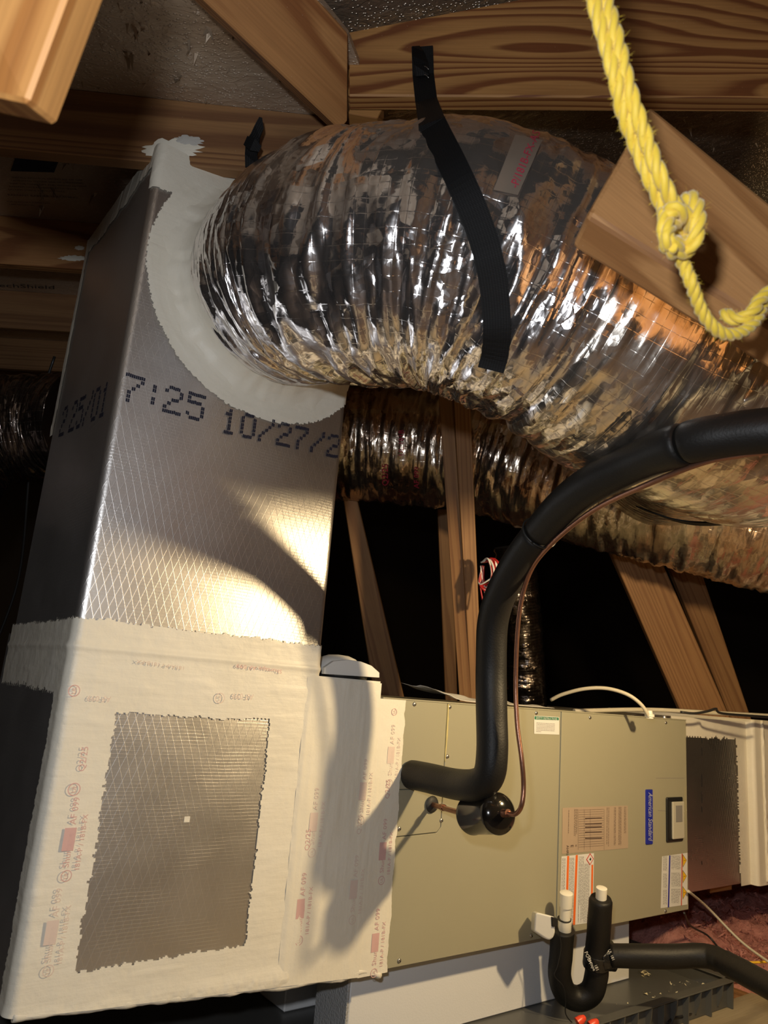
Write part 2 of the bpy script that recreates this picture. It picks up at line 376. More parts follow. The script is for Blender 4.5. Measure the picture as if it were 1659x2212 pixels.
m_pan = plain('dark grey pan plastic', (0.085, 0.085, 0.08), 0.36, 0, (5, 0.1, 0.01))
m_label = plain('white label', (0.72, 0.71, 0.68), 0.5)
m_nameplate = plain('buff nameplate label', (0.43, 0.33, 0.24), 0.45)
m_orange = plain('orange label ink', (0.85, 0.16, 0.02), 0.5)
m_green = plain('green label ink', (0.01, 0.16, 0.08), 0.5)
m_blue = plain('blue badge', (0.02, 0.03, 0.32), 0.35)
m_yellow = plain('yellow triangle ink', (0.85, 0.50, 0.02), 0.5)
m_textgrey = plain('grey label print', (0.22, 0.21, 0.20), 0.6)
m_brownprint = plain('brown label print', (0.10, 0.065, 0.05), 0.6)
m_silverprint = plain('silver badge print', (0.55, 0.56, 0.60), 0.4, 0.2)
m_clear = plain('cloudy clear cover', (0.50, 0.47, 0.38), 0.22)
m_paper = plain('white paper', (0.72, 0.70, 0.66), 0.7)
m_cable = plain('cream cable', (0.55, 0.50, 0.38), 0.5)
m_redwire = plain('red wire', (0.45, 0.02, 0.02), 0.4)
m_seal = plain('dried yellow sealant', (0.62, 0.52, 0.22), 0.6)
def fluff():
    t = NT('pink fibreglass'); o = t.obj(); n = t.noise(o, 35, 5, 0.7)
    col = t.mix(n, (0.36, 0.11, 0.10), (0.88, 0.44, 0.37))
    return t.set(col, 0.9, 0, t.bump(t.noise(o, 90, 5, 0.7), 0.9, 0.01))
m_fluff = fluff()
def rope_mat():
    t = NT('yellow rope fibre'); uv = t.uv()
    f = t.noise(t.map(uv, (60, 900, 1)), 1.0, 2); c = t.mix(f, (0.56, 0.37, 0.015), (0.70, 0.50, 0.05))
    return t.set(c, 0.6, 0, t.bump(f, 0.6, 0.001), **{'Sheen Weight': 0.3})
m_rope = rope_mat()
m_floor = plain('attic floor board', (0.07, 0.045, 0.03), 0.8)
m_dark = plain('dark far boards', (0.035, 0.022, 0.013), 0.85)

# ---------------------------------------------------------------- roof: two foil faced decks and their rafters
A = P(0, 175, 1.5); B_ = P(700, 250, 1.6); A2 = P(0, 465, 2.1)
D1 = plane3(A, B_, A2); n1 = D1[1] if D1[1].z > 0 else -D1[1]
e1 = (B_ - A).normalized(); e2 = n1.cross(e1).normalized(); e2 = e2 if e2.dot(A2 - A) > 0 else -e2
step = (A2 - A).dot(e2)
def d1(u, v, h=0.0): return A + e1 * u + e2 * v + n1 * h
uh = (on(640, -60, D1) - A).dot(e1)
f = [d1(-3.5, -1.2), d1(uh - 0.3, -1.2), on(640, -60, D1), on(753, 80, D1), on(850, 330, D1), on(1000, 800, D1), d1(-3.5, 6.5)]
o = bm_obj('ceiling', hull8(f, [v + n1 * 0.012 for v in f], 0), m_deck, None, e1); tag(o, kind='structure')
BH = 0.139
deckpl2 = plane3(P(829, 52, 1.50), P(1129, -4, 1.50), P(1500, 330, 2.3)); n2 = deckpl2[1] if deckpl2[1].z > 0 else -deckpl2[1]
def board_on_deck(name, u0, u1, v, t, h, mat, label):
    a = [d1(u0, v, 0), d1(u1, v, 0), d1(u1, v, -h), d1(u0, v, -h)]
    bm = hull8(a, [q + e2 * t for q in a], 0.002); ob = bm_obj(name, bm, mat, None, e1); return tag(ob, label, 'rafter')
board_on_deck('rafter', -2.6, 0.78, 0.0, 0.038, BH, m_pine_old, 'weathered brown rafter above the plenum with mastic smeared on its edge')
board_on_deck('rafter', -2.6, 0.9, step, 0.038, BH, m_pine, 'knotty pale rafter left of the plenum below the printed sheathing')
board_on_deck('rafter', -2.6, 1.0, 2 * step, 0.038, BH, m_stud, 'dim rafter left of the plenum just above the dark duct elbow')
board_on_deck('rafter', -2.6, 1.1, 3 * step, 0.038, BH, m_stud, 'darkest far rafter behind the dark duct elbow at left')
board_on_deck('rafter', -2.6, 1.2, 4 * step, 0.038, BH, m_stud, 'farthest rafter at left edge, lowest of the row of rafters')
# printed sheathing between the first two rafters
def on_deck(px, py, h=-0.002):
    q = on(px, py, D1); return q + n1 * h
pa = on_deck(40, 350); ex = (on_deck(130, 350) - pa).normalized(); ey = -e2
ey = (ey - ex * ey.dot(ex)).normalized()
nn = ex.cross(ey)
if nn.z > 0: pass
deck_print = thing('sheathing_print', 'blue block and black printed lines on roof sheathing left of the plenum', 'print', tuple(on_deck(70, 400)))
pydata('ink_block', [on_deck(33, 339), on_deck(128, 343), on_deck(117, 371), on_deck(23, 368)], [(0, 1, 2, 3)], m_inkblue, deck_print)
def deck_text(s, px, py, px2, size, mat=m_ink, nm='print_line', shear=0.0):
    a, b = on_deck(px, py), on_deck(px2, py + (px2 - px) * 0.04); xd = (b - a).normalized(); yd = n1.cross(xd)
    if yd.dot(e2) > 0: yd = -yd
    return text(nm, s, size, a, xd, yd, mat, deck_print, shear=shear)
for i, s in enumerate(['INSTALL WITH FOIL FACING AN AIR GAP', 'LAMINATED TO ONE SIDE OF SHEATHING', 'KEEP THE PANEL DRY AND VENTED ALWAYS', 'RADIANT FACE DOWN IN ATTIC SPACE', 'DO NOT STAPLE THROUGH FACE']):
    deck_text(s, 27 - 2 * i, 383 + 6.5 * i, 130, 0.0095)
deck_text('RADIANT BARRIER SHEATHING', 18, 421, 130, 0.013); deck_text('FOR QUESTIONS PLEASE CALL', 16, 435, 110, 0.0085); deck_text('1-800 TECHNICAL', 20, 441, 90, 0.0085)
deck_text('TechShield', -22, 618, 143, 0.052, nm='sheathing_brand', shear=0.35)
# splinters and torn foil flakes under the deck
vs, fs = [], []
def flake(c, sz, nrm):
    a = Vector(rng.normal(size=3)).normalized(); b = a.cross(nrm).normalized(); k = len(vs)
    vs.extend([c, c + (nrm * -1.0 + a * 0.6) * sz, c + b * sz * 0.5]); fs.append((k, k + 1, k + 2))
for _ in range(70): flake(on_deck(rng.uniform(60, 680), rng.uniform(-20, 240), 0), rng.uniform(0.003, 0.014), n1)
for cx, cy in ((205, 18), (300, 60), (140, 85), (115, 130), (275, 125), (450, 62), (410, 105), (385, 165), (90, 415), (150, 345), (205, 435), (120, 410), (95, 450)):
    for _ in range(5): flake(on_deck(cx + rng.normal() * 6, cy + rng.normal() * 8, 0), rng.uniform(0.01, 0.026), n1)
tag(pydata('foil_splinters', vs, fs, plain('torn foil and wood splinter', (0.42, 0.33, 0.24), 0.5, 0.3)), 'torn foil flakes and wood splinters sticking out of the roof sheathing', 'debris', kind='stuff')
# second deck behind the wide beam
e3 = (P(1129, -4, 1.5) - P(829, 52, 1.5)).normalized(); e4 = n2.cross(e3).normalized(); e4 = e4 if e4.dot(P(1500, 330, 2.3) - P(829, 52, 1.5)) > 0 else -e4
def d2(u, v, h=0.0): return P(829, 52, 1.5) + e3 * u + e4 * v + n2 * h
o = slab('ceiling', [d2(-0.12, -0.25), d2(3.2, -1.2), d2(4.2, 4.5), d2(0.1, 4.5)], 0.012, m_deck2, bev=0, L=e3); tag(o, kind='structure')
# splinters there
vs, fs = [], []
for _ in range(46): flake(on(rng.uniform(1060, 1655), rng.uniform(225, 400), deckpl2), rng.uniform(0.006, 0.02), n2)
tag(pydata('foil_splinters', vs, fs, bpy.data.materials['torn foil and wood splinter']), 'pale splinters in the sheathing behind the blocky brown timber', 'debris', kind='stuff')
# the wide beam, its joint with the diagonal rafter
bpl = plane3(P(755, 205, 1.42), P(1659, 212, 1.42), P(829, 52, 1.45))
f = [on(752, 206, bpl), on(2300, 214, bpl), on(2300, -180, bpl), on(1129, -4, bpl), on(752, 68, bpl)]
bn = bpl[1] if bpl[1].dot(f[0]) > 0 else -bpl[1]
tag(bm_obj('roof_beam', hull8(f, [v + bn * 0.04 for v in f], 0.003), m_beam, None, f[1] - f[0]), 'wide horizontal beam with bold dark wood grain behind the yellow rope', 'beam')
dpl = plane3(P(440, 0, 1.16), P(735, 280, 1.42), P(752, 70, 1.33))
f = [on(335, -100, dpl), on(735, 281, dpl), on(752, 262, dpl), on(753, 72, dpl), on(600, -100, dpl)]
dn = dpl[1] if dpl[1].dot(f[0]) > 0 else -dpl[1]
tag(bm_obj('diagonal_rafter', hull8(f, [v + dn * 0.045 for v in f], 0.003), m_pine, None, f[1] - f[0]), 'diagonal orange-brown rafter running from the top edge into the beam end', 'rafter')
slab('lumber_offcut', [P(762, 214, 1.47), P(830, 228, 1.47), P(815, 256, 1.47), P(752, 245, 1.47)], 0.045, m_pine_light, label='small pale wood offcut wedged under the beam above the silver duct', cat='wood block')
# near timbers
fr = [P(-260, -420, 0.52), P(250, -300, 0.50), P(57, 221, 0.52), P(-150, 176, 0.54)]
slab('near_rafter_end', fr, 0.038, m_pine_light, bev=0.003, label='blurred bright orange timber end in the top left corner', cat='rafter', L=fr[2] - fr[1])
pl = plane3(P(1290, 470, 0.86), P(1409, 226, 0.90), P(1659, 640, 0.84))
f = [on(1268, 462, pl), on(1404, 226, pl), on(2050, 752, pl), on(1950, 880, pl)]
nb_ = pl[1] if pl[1].dot(f[0]) > 0 else -pl[1]
side = (f[0] - f[1]).normalized()
bk = [v + nb_ * 0.05 for v in f]; bk[0] = bk[0] + side * 0.012; bk[3] = bk[3] + side * 0.012
tag(bm_obj('blocky_timber', hull8(f, bk, 0.006, 2), m_block, None, f[2] - f[1]), 'thick brown timber with a cut end hanging behind the yellow rope', 'timber')
# mastic smears on rafters
def blob(name, px, py, rx, ry, pl, nrm, mat, seed, parent=None, t=0.004, spik=0.35):
    r = np.random.default_rng(seed); n = 40; c = on(px, py, pl) ; vs = [c + nrm * t]; fs = []
    for k in range(n):
        a = 2 * math.pi * k / n; q = 1 - spik * r.random(); vs.append(on(px + rx * q * math.cos(a), py + ry * q * math.sin(a), pl) + nrm * 0.0012)
    for k in range(n): fs.append((0, 1 + k, 1 + (k + 1) % n))
    return pydata(name, vs, fs, mat, parent, smooth=True)
rf = (d1(0, 0), e2); toward = -e2
tag(blob('mastic_smear', 372, 322, 74, 26, rf, toward, m_mastic, 1), 'rough white mastic smear on the weathered rafter above the plenum corner', 'mastic')
tag(blob('mastic_smear', 405, 305, 40, 14, rf, toward, m_mastic_grey, 2), 'thin grey mastic smudge above the plenum corner', 'mastic')
rf2 = (d1(0, step), e2)
tag(blob('mastic_smear', 158, 558, 34, 7, rf2, toward, m_mastic, 3), 'long white mastic dab on the knotty pale rafter', 'mastic')
tag(blob('mastic_smear', 172, 536, 13, 6, rf2, toward, m_mastic, 4), 'short white mastic dab above the long dab on knotty rafter', 'mastic')

# ---------------------------------------------------------------- rest of the attic shell
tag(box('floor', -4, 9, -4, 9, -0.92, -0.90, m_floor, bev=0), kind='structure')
rs = [Vector((-4, -0.9, 1.75)), Vector((9, -0.9, 1.75)), Vector((9, -3.6, -0.9)), Vector((-4, -3.6, -0.9))]
bm = hull8(rs, [v + Vector((0, -0.1, 0.1)) for v in rs], 0); tag(bm_obj('ceiling_rear', bm, m_osb, None, (1, 0, 0)), kind='structure')  # unseen roof slope behind the camera, added for the foil to reflect
for k in range(9):
    x = -2.4 + k * 0.61
    a = [Vector((x, -0.88, 1.73)), Vector((x + .04, -0.88, 1.73)), Vector((x + .04, -3.55, -0.9)), Vector((x, -3.55, -0.9))]
    ob = bm_obj('rafter_rear', hull8(a, [v + Vector((0, 0.1, -0.1)) for v in a], 0), m_pine, None, a[2] - a[1])  # unseen rafters on that slope, put in for warm brown reflections
    tag(ob, kind='structure')
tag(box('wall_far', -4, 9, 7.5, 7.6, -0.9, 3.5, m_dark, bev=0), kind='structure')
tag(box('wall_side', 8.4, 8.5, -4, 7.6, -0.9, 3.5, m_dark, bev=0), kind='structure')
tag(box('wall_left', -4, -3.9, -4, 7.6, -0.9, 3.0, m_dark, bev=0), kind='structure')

# ---------------------------------------------------------------- plenum
XL, XR, XB, YF, YB = 0.367, 0.883, 1.045, 1.359, 1.842
ZT, ZM = 1.045, 0.055
plenum = thing('supply_plenum', 'tall foil-faced supply plenum with cream mastic joints standing at left', 'plenum', (0.7, 1.6, -0.56))
RC = 0.016
def prof(x0, x1, y0, y1, r, n=6):
    pts = []
    for cx, cy, a0 in ((x0 + r, y1 - r, 90), (x0 + r, y0 + r, 180), (x1 - r, y0 + r, 270), (x1 - r, y1 - r, 0)):
        for k in range(n + 1):
            a = math.radians(a0 + 90 * k / n); pts.append((cx + r * math.cos(a), cy + r * math.sin(a)))
    return pts
def prism(name, x0, x1, y0, y1, zb, zt, mat, parent, r=RC, label=None):
    pr = prof(x0, x1, y0, y1, r); n = len(pr); bm = bmesh.new(); per = [0]
    for i in range(n): a, b = pr[i], pr[(i + 1) % n]; per.append(per[-1] + math.hypot(b[0] - a[0], b[1] - a[1]))
    zs = [0, 1]; vb = [bm.verts.new((x, y, zb(x) if callable(zb) else zb)) for x, y in pr]; vt = [bm.verts.new((x, y, zt(x) if callable(zt) else zt)) for x, y in pr]
    uvl = bm.loops.layers.uv.new('UVMap')
    for i in range(n):
        j = (i + 1) % n; f_ = bm.faces.new((vb[i], vb[j], vt[j], vt[i])); f_.smooth = True
        for lp, u in zip(f_.loops, (per[i], per[i + 1], per[i + 1], per[i])): lp[uvl].uv = (u, lp.vert.co.z)
    for f_ in (bm.faces.new(vb[::-1]), bm.faces.new(vt)):
        for lp in f_.loops: lp[uvl].uv = (lp.vert.co.x, lp.vert.co.y)
    me = bpy.data.meshes.new(name); bm.to_mesh(me); bm.free(); me.set_sharp_from_angle(angle=math.radians(35))
    o = link(name, me, mat, parent)
    if label: o['label'] = label
    return o
zbot = lambda x: -0.542 - (x - XL) * 0.058
prism('riser', XL, XR, YF, YB, -0.02, ZT, m_foilduct, plenum)
prism('lower_box', XL, XR, YF, YB + 0.05, zbot, ZM, m_foilduct, plenum)
prism('collar_box', XR - 0.02, XB, YF - 0.002, YB + 0.05, zbot, 0.016, m_mastic, plenum, r=0.004, label='cream narrow section between plenum and cabinet')

# mastic coat: perimeter coordinate p (left face p<0, front face p>0) against z
qa = RC * math.pi / 2
def coat_pos(p, z, h, xr):
    """h outwards"""
    x = np.empty_like(p); y = np.empty_like(p); W = xr - XL - 2 * RC
    lf = p < 0; ar = (p >= 0) & (p < qa); fr_ = (p >= qa) & (p < qa + W); a2 = (p >= qa + W) & (p < 2 * qa + W); rt = p >= 2 * qa + W
    x[lf] = XL - h[lf]; y[lf] = YF + RC - p[lf]
    a = math.pi + p[ar] / RC; x[ar] = XL + RC + (RC + h[ar]) * np.cos(a); y[ar] = YF + RC + (RC + h[ar]) * np.sin(a)
    x[fr_] = XL + RC + (p[fr_] - qa); y[fr_] = YF - h[fr_]
    a = 1.5 * math.pi + (p[a2] - qa - W) / RC; x[a2] = xr - RC + (RC + h[a2]) * np.cos(a); y[a2] = YF + RC + (RC + h[a2]) * np.sin(a)
    x[rt] = xr + h[rt]; y[rt] = YF + RC + (p[rt] - 2 * qa - W)
    return np.stack([x, y, z], -1)
def coat(name, p0, p1, z0, z1, cell, xr, maskf, hf, mat, parent, zbf=None):
    n = int((p1 - p0) / cell) + 1; m = int((z1 - z0) / cell) + 1
    p, z = np.meshgrid(np.linspace(p0, p1, n), np.linspace(z0, z1, m), indexing='ij')
    X = XL + RC + (p - qa)
    if zbf is not None: z = zbf(X) + (z - z0) / (z1 - z0) * (z1 - zbf(X))
    mk = maskf(X, z, p) > 0; mc = mk[:-1, :-1] & mk[1:, 1:] & mk[1:, :-1] & mk[:-1, 1:]
    h = hf(X, z); V = coat_pos(p, z, h, xr); return grid_obj(name, V, mat, parent, mc, np.stack([p, z], -1))
CXc, CZc, RD = 0.665, 0.822, 0.207
# ragged brush edges follow the scrim threads
def rag(t, s, seed): return 0.006 * noise2(t / 0.0036, s * 2, seed, 3, 0.7) + 0.0035 * noise2(t / 0.06, s, seed + 5)
def mask_low(X, z, p):
    top = 0.082 + rag(X, z, 1) + 0.02 * (p < 0) * 0
    w = np.minimum(np.minimum(X - (0.463 + rag(z, X, 2) + 0.0 * z), (0.771 + rag(z, X, 3)) - X), np.minimum(z - (-0.487 + rag(X, z, 4)), (-0.080 + rag(X, z, 5)) - z))
    front = np.minimum(top - z, -w * 1.0)
    left = np.maximum(np.minimum(top - 0.005 - z, z - (-0.055 + rag(p, z, 6) * 2)), p + 0.030 + 0.012 * noise2(z * 9, z * 0, 8) + rag(z, p, 7))
    left = np.minimum(left, top - z)
    return np.where(p < 0, left, front)
def h_low(X, z):
    h = 0.0022 + 0.0009 * noise2(X * 22, z * 22, 11, 4) + 0.0012 * np.maximum(0, noise2(X * 10, z * 55, 12, 3))
    edge = np.exp(-((z - 0.03) / 0.006) ** 2) * 0.003 + np.exp(-((z + 0.56) / 0.02) ** 2) * 0.004 * (1 + noise2(X * 30, z * 30, 13))
    return h + edge
coat('mastic_coat', -0.47, XR - XL - 2 * RC + 2 * qa, -0.56, 0.10, 0.0021, XR, mask_low, h_low, m_mastic, plenum, zbf=zbot)
def mask_up(X, z, p):
    d = np.hypot(X - CXc, z - CZc); Rout = 0.288 + 0.004 * noise2(X * 9, z * 9, 21)
    ring = Rout + rag(np.arctan2(z - CZc, X - CXc) * 0.28, d * 0, 22) * 0.6 - d
    cap = np.maximum(z - (0.945 + rag(X, z, 23)), np.minimum(z - 0.85, X - (0.41 + (0.94 - z) * 0.05)))
    fr_ = np.maximum(ring, cap)
    lf = np.maximum(z - (1.0 + 0.02 * noise2(p * 20, z * 0, 24)), -0.44 + 0.004 * noise2(z * 30, z * 0, 25) - p)
    return np.where(p < 0, lf, fr_)
def h_up(X, z):
    d = np.hypot(X - CXc, z - CZc)
    return 0.0022 + 0.0010 * noise2(X * 20, z * 20, 31, 4) + 0.010 * np.exp(-np.maximum(0, d - RD - 0.01) / 0.022) + 0.0016 * np.maximum(0, noise2(np.arctan2(z - CZc, X - CXc) * 3, d * 80, 32, 3))
coat('mastic_coat', -0.47, XR - XL - 2 * RC + 2 * qa, 0.52, ZT + 0.006, 0.0021, XR, mask_up, h_up, m_mastic, plenum)
def mask_right(X, z, p): return 0.014 - z + 0 * X
XLk = XL
# right strip coat (collar box) has its own displaced skin
n, m = 60, 170; xx, zz = np.meshgrid(np.linspace(XR - 0.034, XB - 0.0005, n), np.linspace(0, 1, m), indexing='ij')
zz = zbot(xx) + zz * (0.012 - zbot(xx)); hh = 0.0048 - 0.0022 * np.exp(-((xx - XR + 0.034) / 0.006) ** 2) * (1 + noise2(zz * 30, xx, 48)) + 0.0008 * noise2(xx * 18, zz * 18, 41) + 0.0012 * np.maximum(0, noise2(xx * 90, zz * 8, 42))
grid_obj('mastic_coat', np.stack([xx, YF - hh, zz], -1), m_mastic, plenum, None, np.stack([zz, xx], -1))
# tape over cabinet joint
n, m = 34, 170; xx, zz = np.meshgrid(np.linspace(0, 1, n), np.linspace(-0.583, -0.021, m), indexing='ij')
wd = 0.078 + 0.006 * noise2(zz * 40, zz * 0, 43); xx = XB - 0.003 + xx * wd
grid_obj('mastic_coat', np.stack([xx, YF - 0.0018 - 0.0006 * (1 + noise2(xx * 40, zz * 12, 44)) - 0.0008, zz], -1), m_mastic, plenum, None, np.stack([zz, xx], -1))
# drip edge along the bottom of the plenum
path = [Vector((x, YF + 0.003, zbot(x) + 0.001 + 0.003 * rng.normal() * (x > 0.7))) for x in np.linspace(XL + 0.01, XB + 0.06, 22)]
sweep('mastic_edge', path, 0.0075, m_mastic, plenum, 10, sub=5, disp=lambda s, a: 0.003 * noise2(s * 45, np.cos(a) + 5, 45, 3))
# mastic fillet where the duct leaves the face
def fillet():
    n, m = 16, 160; a = np.linspace(0, 2 * math.pi, m); t = np.linspace(0, 1, n); T_, A_ = np.meshgrid(t, a, indexing='ij')
    rr = RD + 0.002 + 0.055 * (1 - T_) ** 2.2 + 0.002 * noise2(A_ * 5, T_ * 6, 51); yy = YF - 0.002 - 0.062 * T_ ** 1.6 - 0.004 * noise2(A_ * 9, T_ * 3, 52)
    yy = yy + 0.018 * T_ * np.maximum(0, noise2(A_ * 14, T_ * 0, 54))
    rr[:, -1] = rr[:, 0]; yy[:, -1] = yy[:, 0]
    X = CXc + rr * np.cos(A_); X = np.where(X > XR - 0.004, XR - 0.004 + (X - XR + 0.004) * 0.3, X)
    V = np.stack([X, yy, CZc + rr * np.sin(A_)], -1)
    return grid_obj('mastic_fillet', V, m_mastic, plenum, None, np.stack([A_ * 0.25, T_ * 0.05], -1))
fillet()
# print under the mastic: tape lettering
def face_text(s, px, py, size, mat, rot=0, parent=plenum, nm='tape_print', y=YF - 0.0042, sx=1.0, bold=0.0):
    """rot 0 upright, 90 reading upwards, -90 reading downwards, 180 upside down, on the front face"""
    q = at_y(px, py, y); r = math.radians(rot); xd = Vector((math.cos(r), 0, math.sin(r))); yd = Vector((-math.sin(r), 0, math.cos(r)))
    return text(nm, s, size, q, xd, yd, mat, parent, sx=sx, bold=bold)
def ring_mark(px, py, r, mat, parent=plenum, y=YF - 0.0042):
    c = at_y(px, py, y); vs = []; n = 20
    for k in range(n):
        a = 2 * math.pi * k / n
        for q in (r, r * 0.84): vs.append(c + Vector((q * math.cos(a), 0, q * math.sin(a))))
    pydata('tape_mark', vs, [(2 * k, 2 * k + 1, (2 * k + 3) % (2 * n), (2 * k + 2) % (2 * n)) for k in range(n)], mat, parent)
    text('tape_mark', 'UL', r * 1.0, c + Vector((r * 0.34, -0.0001, -r * 0.55)), (0, 0, 1), (-1, 0, 0), mat, parent)
def block_mark(px, py, w_, l_, mat, y=YF - 0.0040):
    c = at_y(px, py, y); pydata('tape_block', [c, c + Vector((w_, 0, 0)), c + Vector((w_, 0, l_)), c + Vector((0, 0, l_))], [(0, 1, 2, 3)], mat, plenum)
yc = YF - 0.0057
for (px, py, mt) in ((182, 1690, m_pink2), (158, 1868, m_pink2)):
    pass
def tape_run(px, py, mt, s=1.0, y=yc, full=True):
    """one repeat of the tape lettering going up from a pixel"""
    ring_mark(px - 4, py + 12, 0.009 * s, mt, y=y); q = at_y(px, py, y)
    up = lambda h: q + Vector((0, 0, h))
    text('tape_print', 'Shurtape', 0.015 * s, up(0.004), (0, 0, 1), (-1, 0, 0), mt, plenum)
    pydata('tape_block', [up(0.030 * s) + Vector((0.003, 0.0002, 0)), up(0.066 * s) + Vector((0.003, 0.0002, 0)), up(0.066 * s) + Vector((-0.016, 0.0002, 0)), up(0.030 * s) + Vector((-0.016, 0.0002, 0))], [(0, 1, 2, 3)], mt, plenum)
    text('tape_print', 'AF 099', 0.015 * s, up(0.071 * s), (0, 0, 1), (-1, 0, 0), mt, plenum)
    text('tape_print', '181A-P / 181B-FX', 0.012 * s, up(-0.002) + Vector((0.018, 0, 0)), (0, 0, 1), (-1, 0, 0), mt, plenum)
    if full:
        c = q + Vector((-0.004, 0, 0.135 * s)); p_ = None
        text('tape_print', 'Q2/25', 0.016 * s, up(0.155 * s), (0, 0, 1), (-1, 0, 0), mt, plenum)
tape_run(147, 1880, m_pink); tape_run(108, 2085, m_pink2, full=False); tape_run(678, 1830, m_pink2, full=False); tape_run(650, 2020, m_pink)
ring_mark(160, 1705, 0.0105, m_pink, y=yc)
tape_run(765, 1975, m_pink2, y=yc - 0.0014); tape_run(785, 1760, m_pink2, y=yc - 0.0014, full=False)
tape_run(828, 1890, m_pink, y=YF - 0.0042); tape_run(812, 2090, m_pink, y=YF - 0.0042, full=False); tape_run(846, 1680, m_pink2, y=YF - 0.0042, full=False)
ring_mark(852, 1538, 0.008, m_pink, y=YF - 0.0042)
face_text('AF 099', 548, 1500, 0.016, m_pink2, 180, y=yc); face_text('AF 099', 240, 1505, 0.014, m_pink2, 180, y=yc); face_text('Shurtape AF 099', 610, 1447, 0.011, m_pink, 178, y=yc - 0.002, sx=1.4)
face_text('181A-P / 181B-FX', 400, 1440, 0.009, m_pink2, 177, y=yc - 0.002, sx=1.4)
ring_mark(160, 1492, 0.010, m_pink, y=yc); ring_mark(475, 1508, 0.010, m_pink2, y=yc)
# dotted date print
FONT = {'7': ['11111', '00001', '00010', '00100', '01000', '01000', '01000'], ':': ['000', '010', '010', '000', '010', '010', '000'],
        '2': ['01110', '10001', '00001', '00110', '01000', '10000', '11111'], '5': ['11111', '10000', '11110', '00001', '00001', '10001', '01110'],
        '1': ['00100', '01100', '00100', '00100', '00100', '00100', '01110'], '0': ['01110', '10001', '10001', '10001', '10001', '10001', '01110'],
        '/': ['00001', '00001', '00010', '00100', '01000', '10000', '10000'], ' ': ['00'] * 7}
def dots(s, x, z, cw, ch, slope, y, parent, xmax, axis='x', mirror=1):
    vs, fs = [], []; cx = x
    for c in s:
        G = FONT[c]; nw = len(G[0])
        for r in range(7):
            for k in range(nw):
                if G[r][k] == '1':
                    for sub in (0, 1):
                        u = cx + (k + 0.5 * sub) * cw / 5 ; v = z + (6 - r) * ch / 7 + (u - x) * slope + 0.0004 * rng.normal(); wq, hq = cw / 5 * 0.42, ch / 7 * 0.84
                        if u > xmax: continue
                        i = len(vs)
                        if axis == 'x': vs += [(u, y, v), (u + wq, y, v), (u + wq, y, v + hq), (u, y, v + hq)]
                        else: vs += [(y, mirror - u, v), (y, mirror - u - wq, v), (y, mirror - u - wq, v + hq), (y, mirror - u, v + hq)]
                        fs.append((i, i + 1, i + 2, i + 3))
        cx += cw * nw / 5 + cw * 0.24
    o = pydata('date_print', vs, fs, m_inkblue, parent); o['kind'] = 'stuff'; return o
d0 = dots('7:25', XL + 0.012, 0.487, 0.038, 0.058, 0.02, YF - 0.0008, plenum, 9)
d1o = dots('10/27/20', 0.582, 0.480, 0.0345, 0.055, 0.065, YF - 0.0034, plenum, XR - RC)
dots('2 25/01', 0.02, 0.50, 0.045, 0.075, -0.1, XL - 0.0008, plenum, 0.36, axis='y', mirror=1.78)
# scribbles on the foil
box('foil_nick', 0.617, 0.628, YF - 0.0006, YF, -0.266, -0.256, m_mastic, plenum, 0)
# round sensor on top of the collar box
c = at_y(762, 1462, YF + 0.09); cap = thing('duct_sensor', 'white domed round sensor sitting on the mastic box beside the cabinet', 'sensor', (0.975, YF + 0.075, 0.017))
lathe('sensor_base', [(0.0, 0.068), (0.004, 0.070), (0.006, 0.070)], (0.975, YF + 0.075, 0.0165), (0, 0, 1), m_black, cap, 40)
def dome():
    prof_ = [(0.006, 0.056), (0.022, 0.056), (0.034, 0.052), (0.044, 0.040), (0.050, 0.024), (0.052, 0.0)]
    return lathe('sensor_housing', prof_, (0.975, YF + 0.075, 0.0165), (0, 0, 1), m_white, cap, 48)
dome()

ys = YF + 0.006
f = [at_y(x, y, ys) for x, y in ((701, 1456), (702, 1442), (722, 1428), (752, 1425), (780, 1429), (803, 1438), (820, 1453), (820, 1464))]
bm_obj('front_guard', hull8(f, [v + Vector((0, 0.012, 0)) for v in f], 0.001), m_white, cap)

# ---------------------------------------------------------------- main silver duct
duct = thing('flex_duct', 'huge crumpled silver flexible duct arching from the plenum to the right', 'duct', (CXc, YF, CZc))
dpts = [(CXc, 1.372, CZc), (CXc, 1.28, CZc), (0.668, 1.15, 0.812), P(800, 563, 1.37), P(1000, 566, 1.30), P(1200, 650, 1.30), P(1400, 755, 1.33), P(1600, 840, 1.38), (1.42, 0.70, 0.63), (1.62, 0.86, 0.72), (1.90, 1.12, 0.80), (2.30, 1.45, 0.84), (2.80, 1.80, 0.86)]
dpts = [Vector(p) for p in dpts]
dc = catmull(dpts, 14); NS, NA = 820, 420
dcs, ds = resample(dc, NS); dT, dN, dB = frames(dcs); al = np.linspace(0, 2 * math.pi, NA, endpoint=False)
S_, A_ = np.meshgrid(ds, al, indexing='ij')
rad = np.interp(ds, [0, 0.03, 0.10, 0.22, 0.40, 0.72, 0.86, 1.0, 3], [0.203, 0.205, 0.216, 0.222, 0.222, 0.226, 0.248, 0.250, 0.25])[:, None] + 0 * A_
px_ = np.cos(A_); py_ = np.sin(A_)
crump = np.interp(ds, [0, 0.1, 0.3, 0.62, 0.85, 3], [0.35, 0.8, 1.0, 0.85, 0.25, 0.2])[:, None]
# folds: ridged noise, long around the duct, short along it
fold = lambda fs_, fa, sd: 1 - np.abs(noise2(S_ * fs_ + 0.9 * noise2(S_ * 6, px_ * 1.3 + 9, sd + 1, 2), px_ * fa + 20, sd, 2) + noise2(S_ * fs_, py_ * fa + 40, sd + 2, 2))
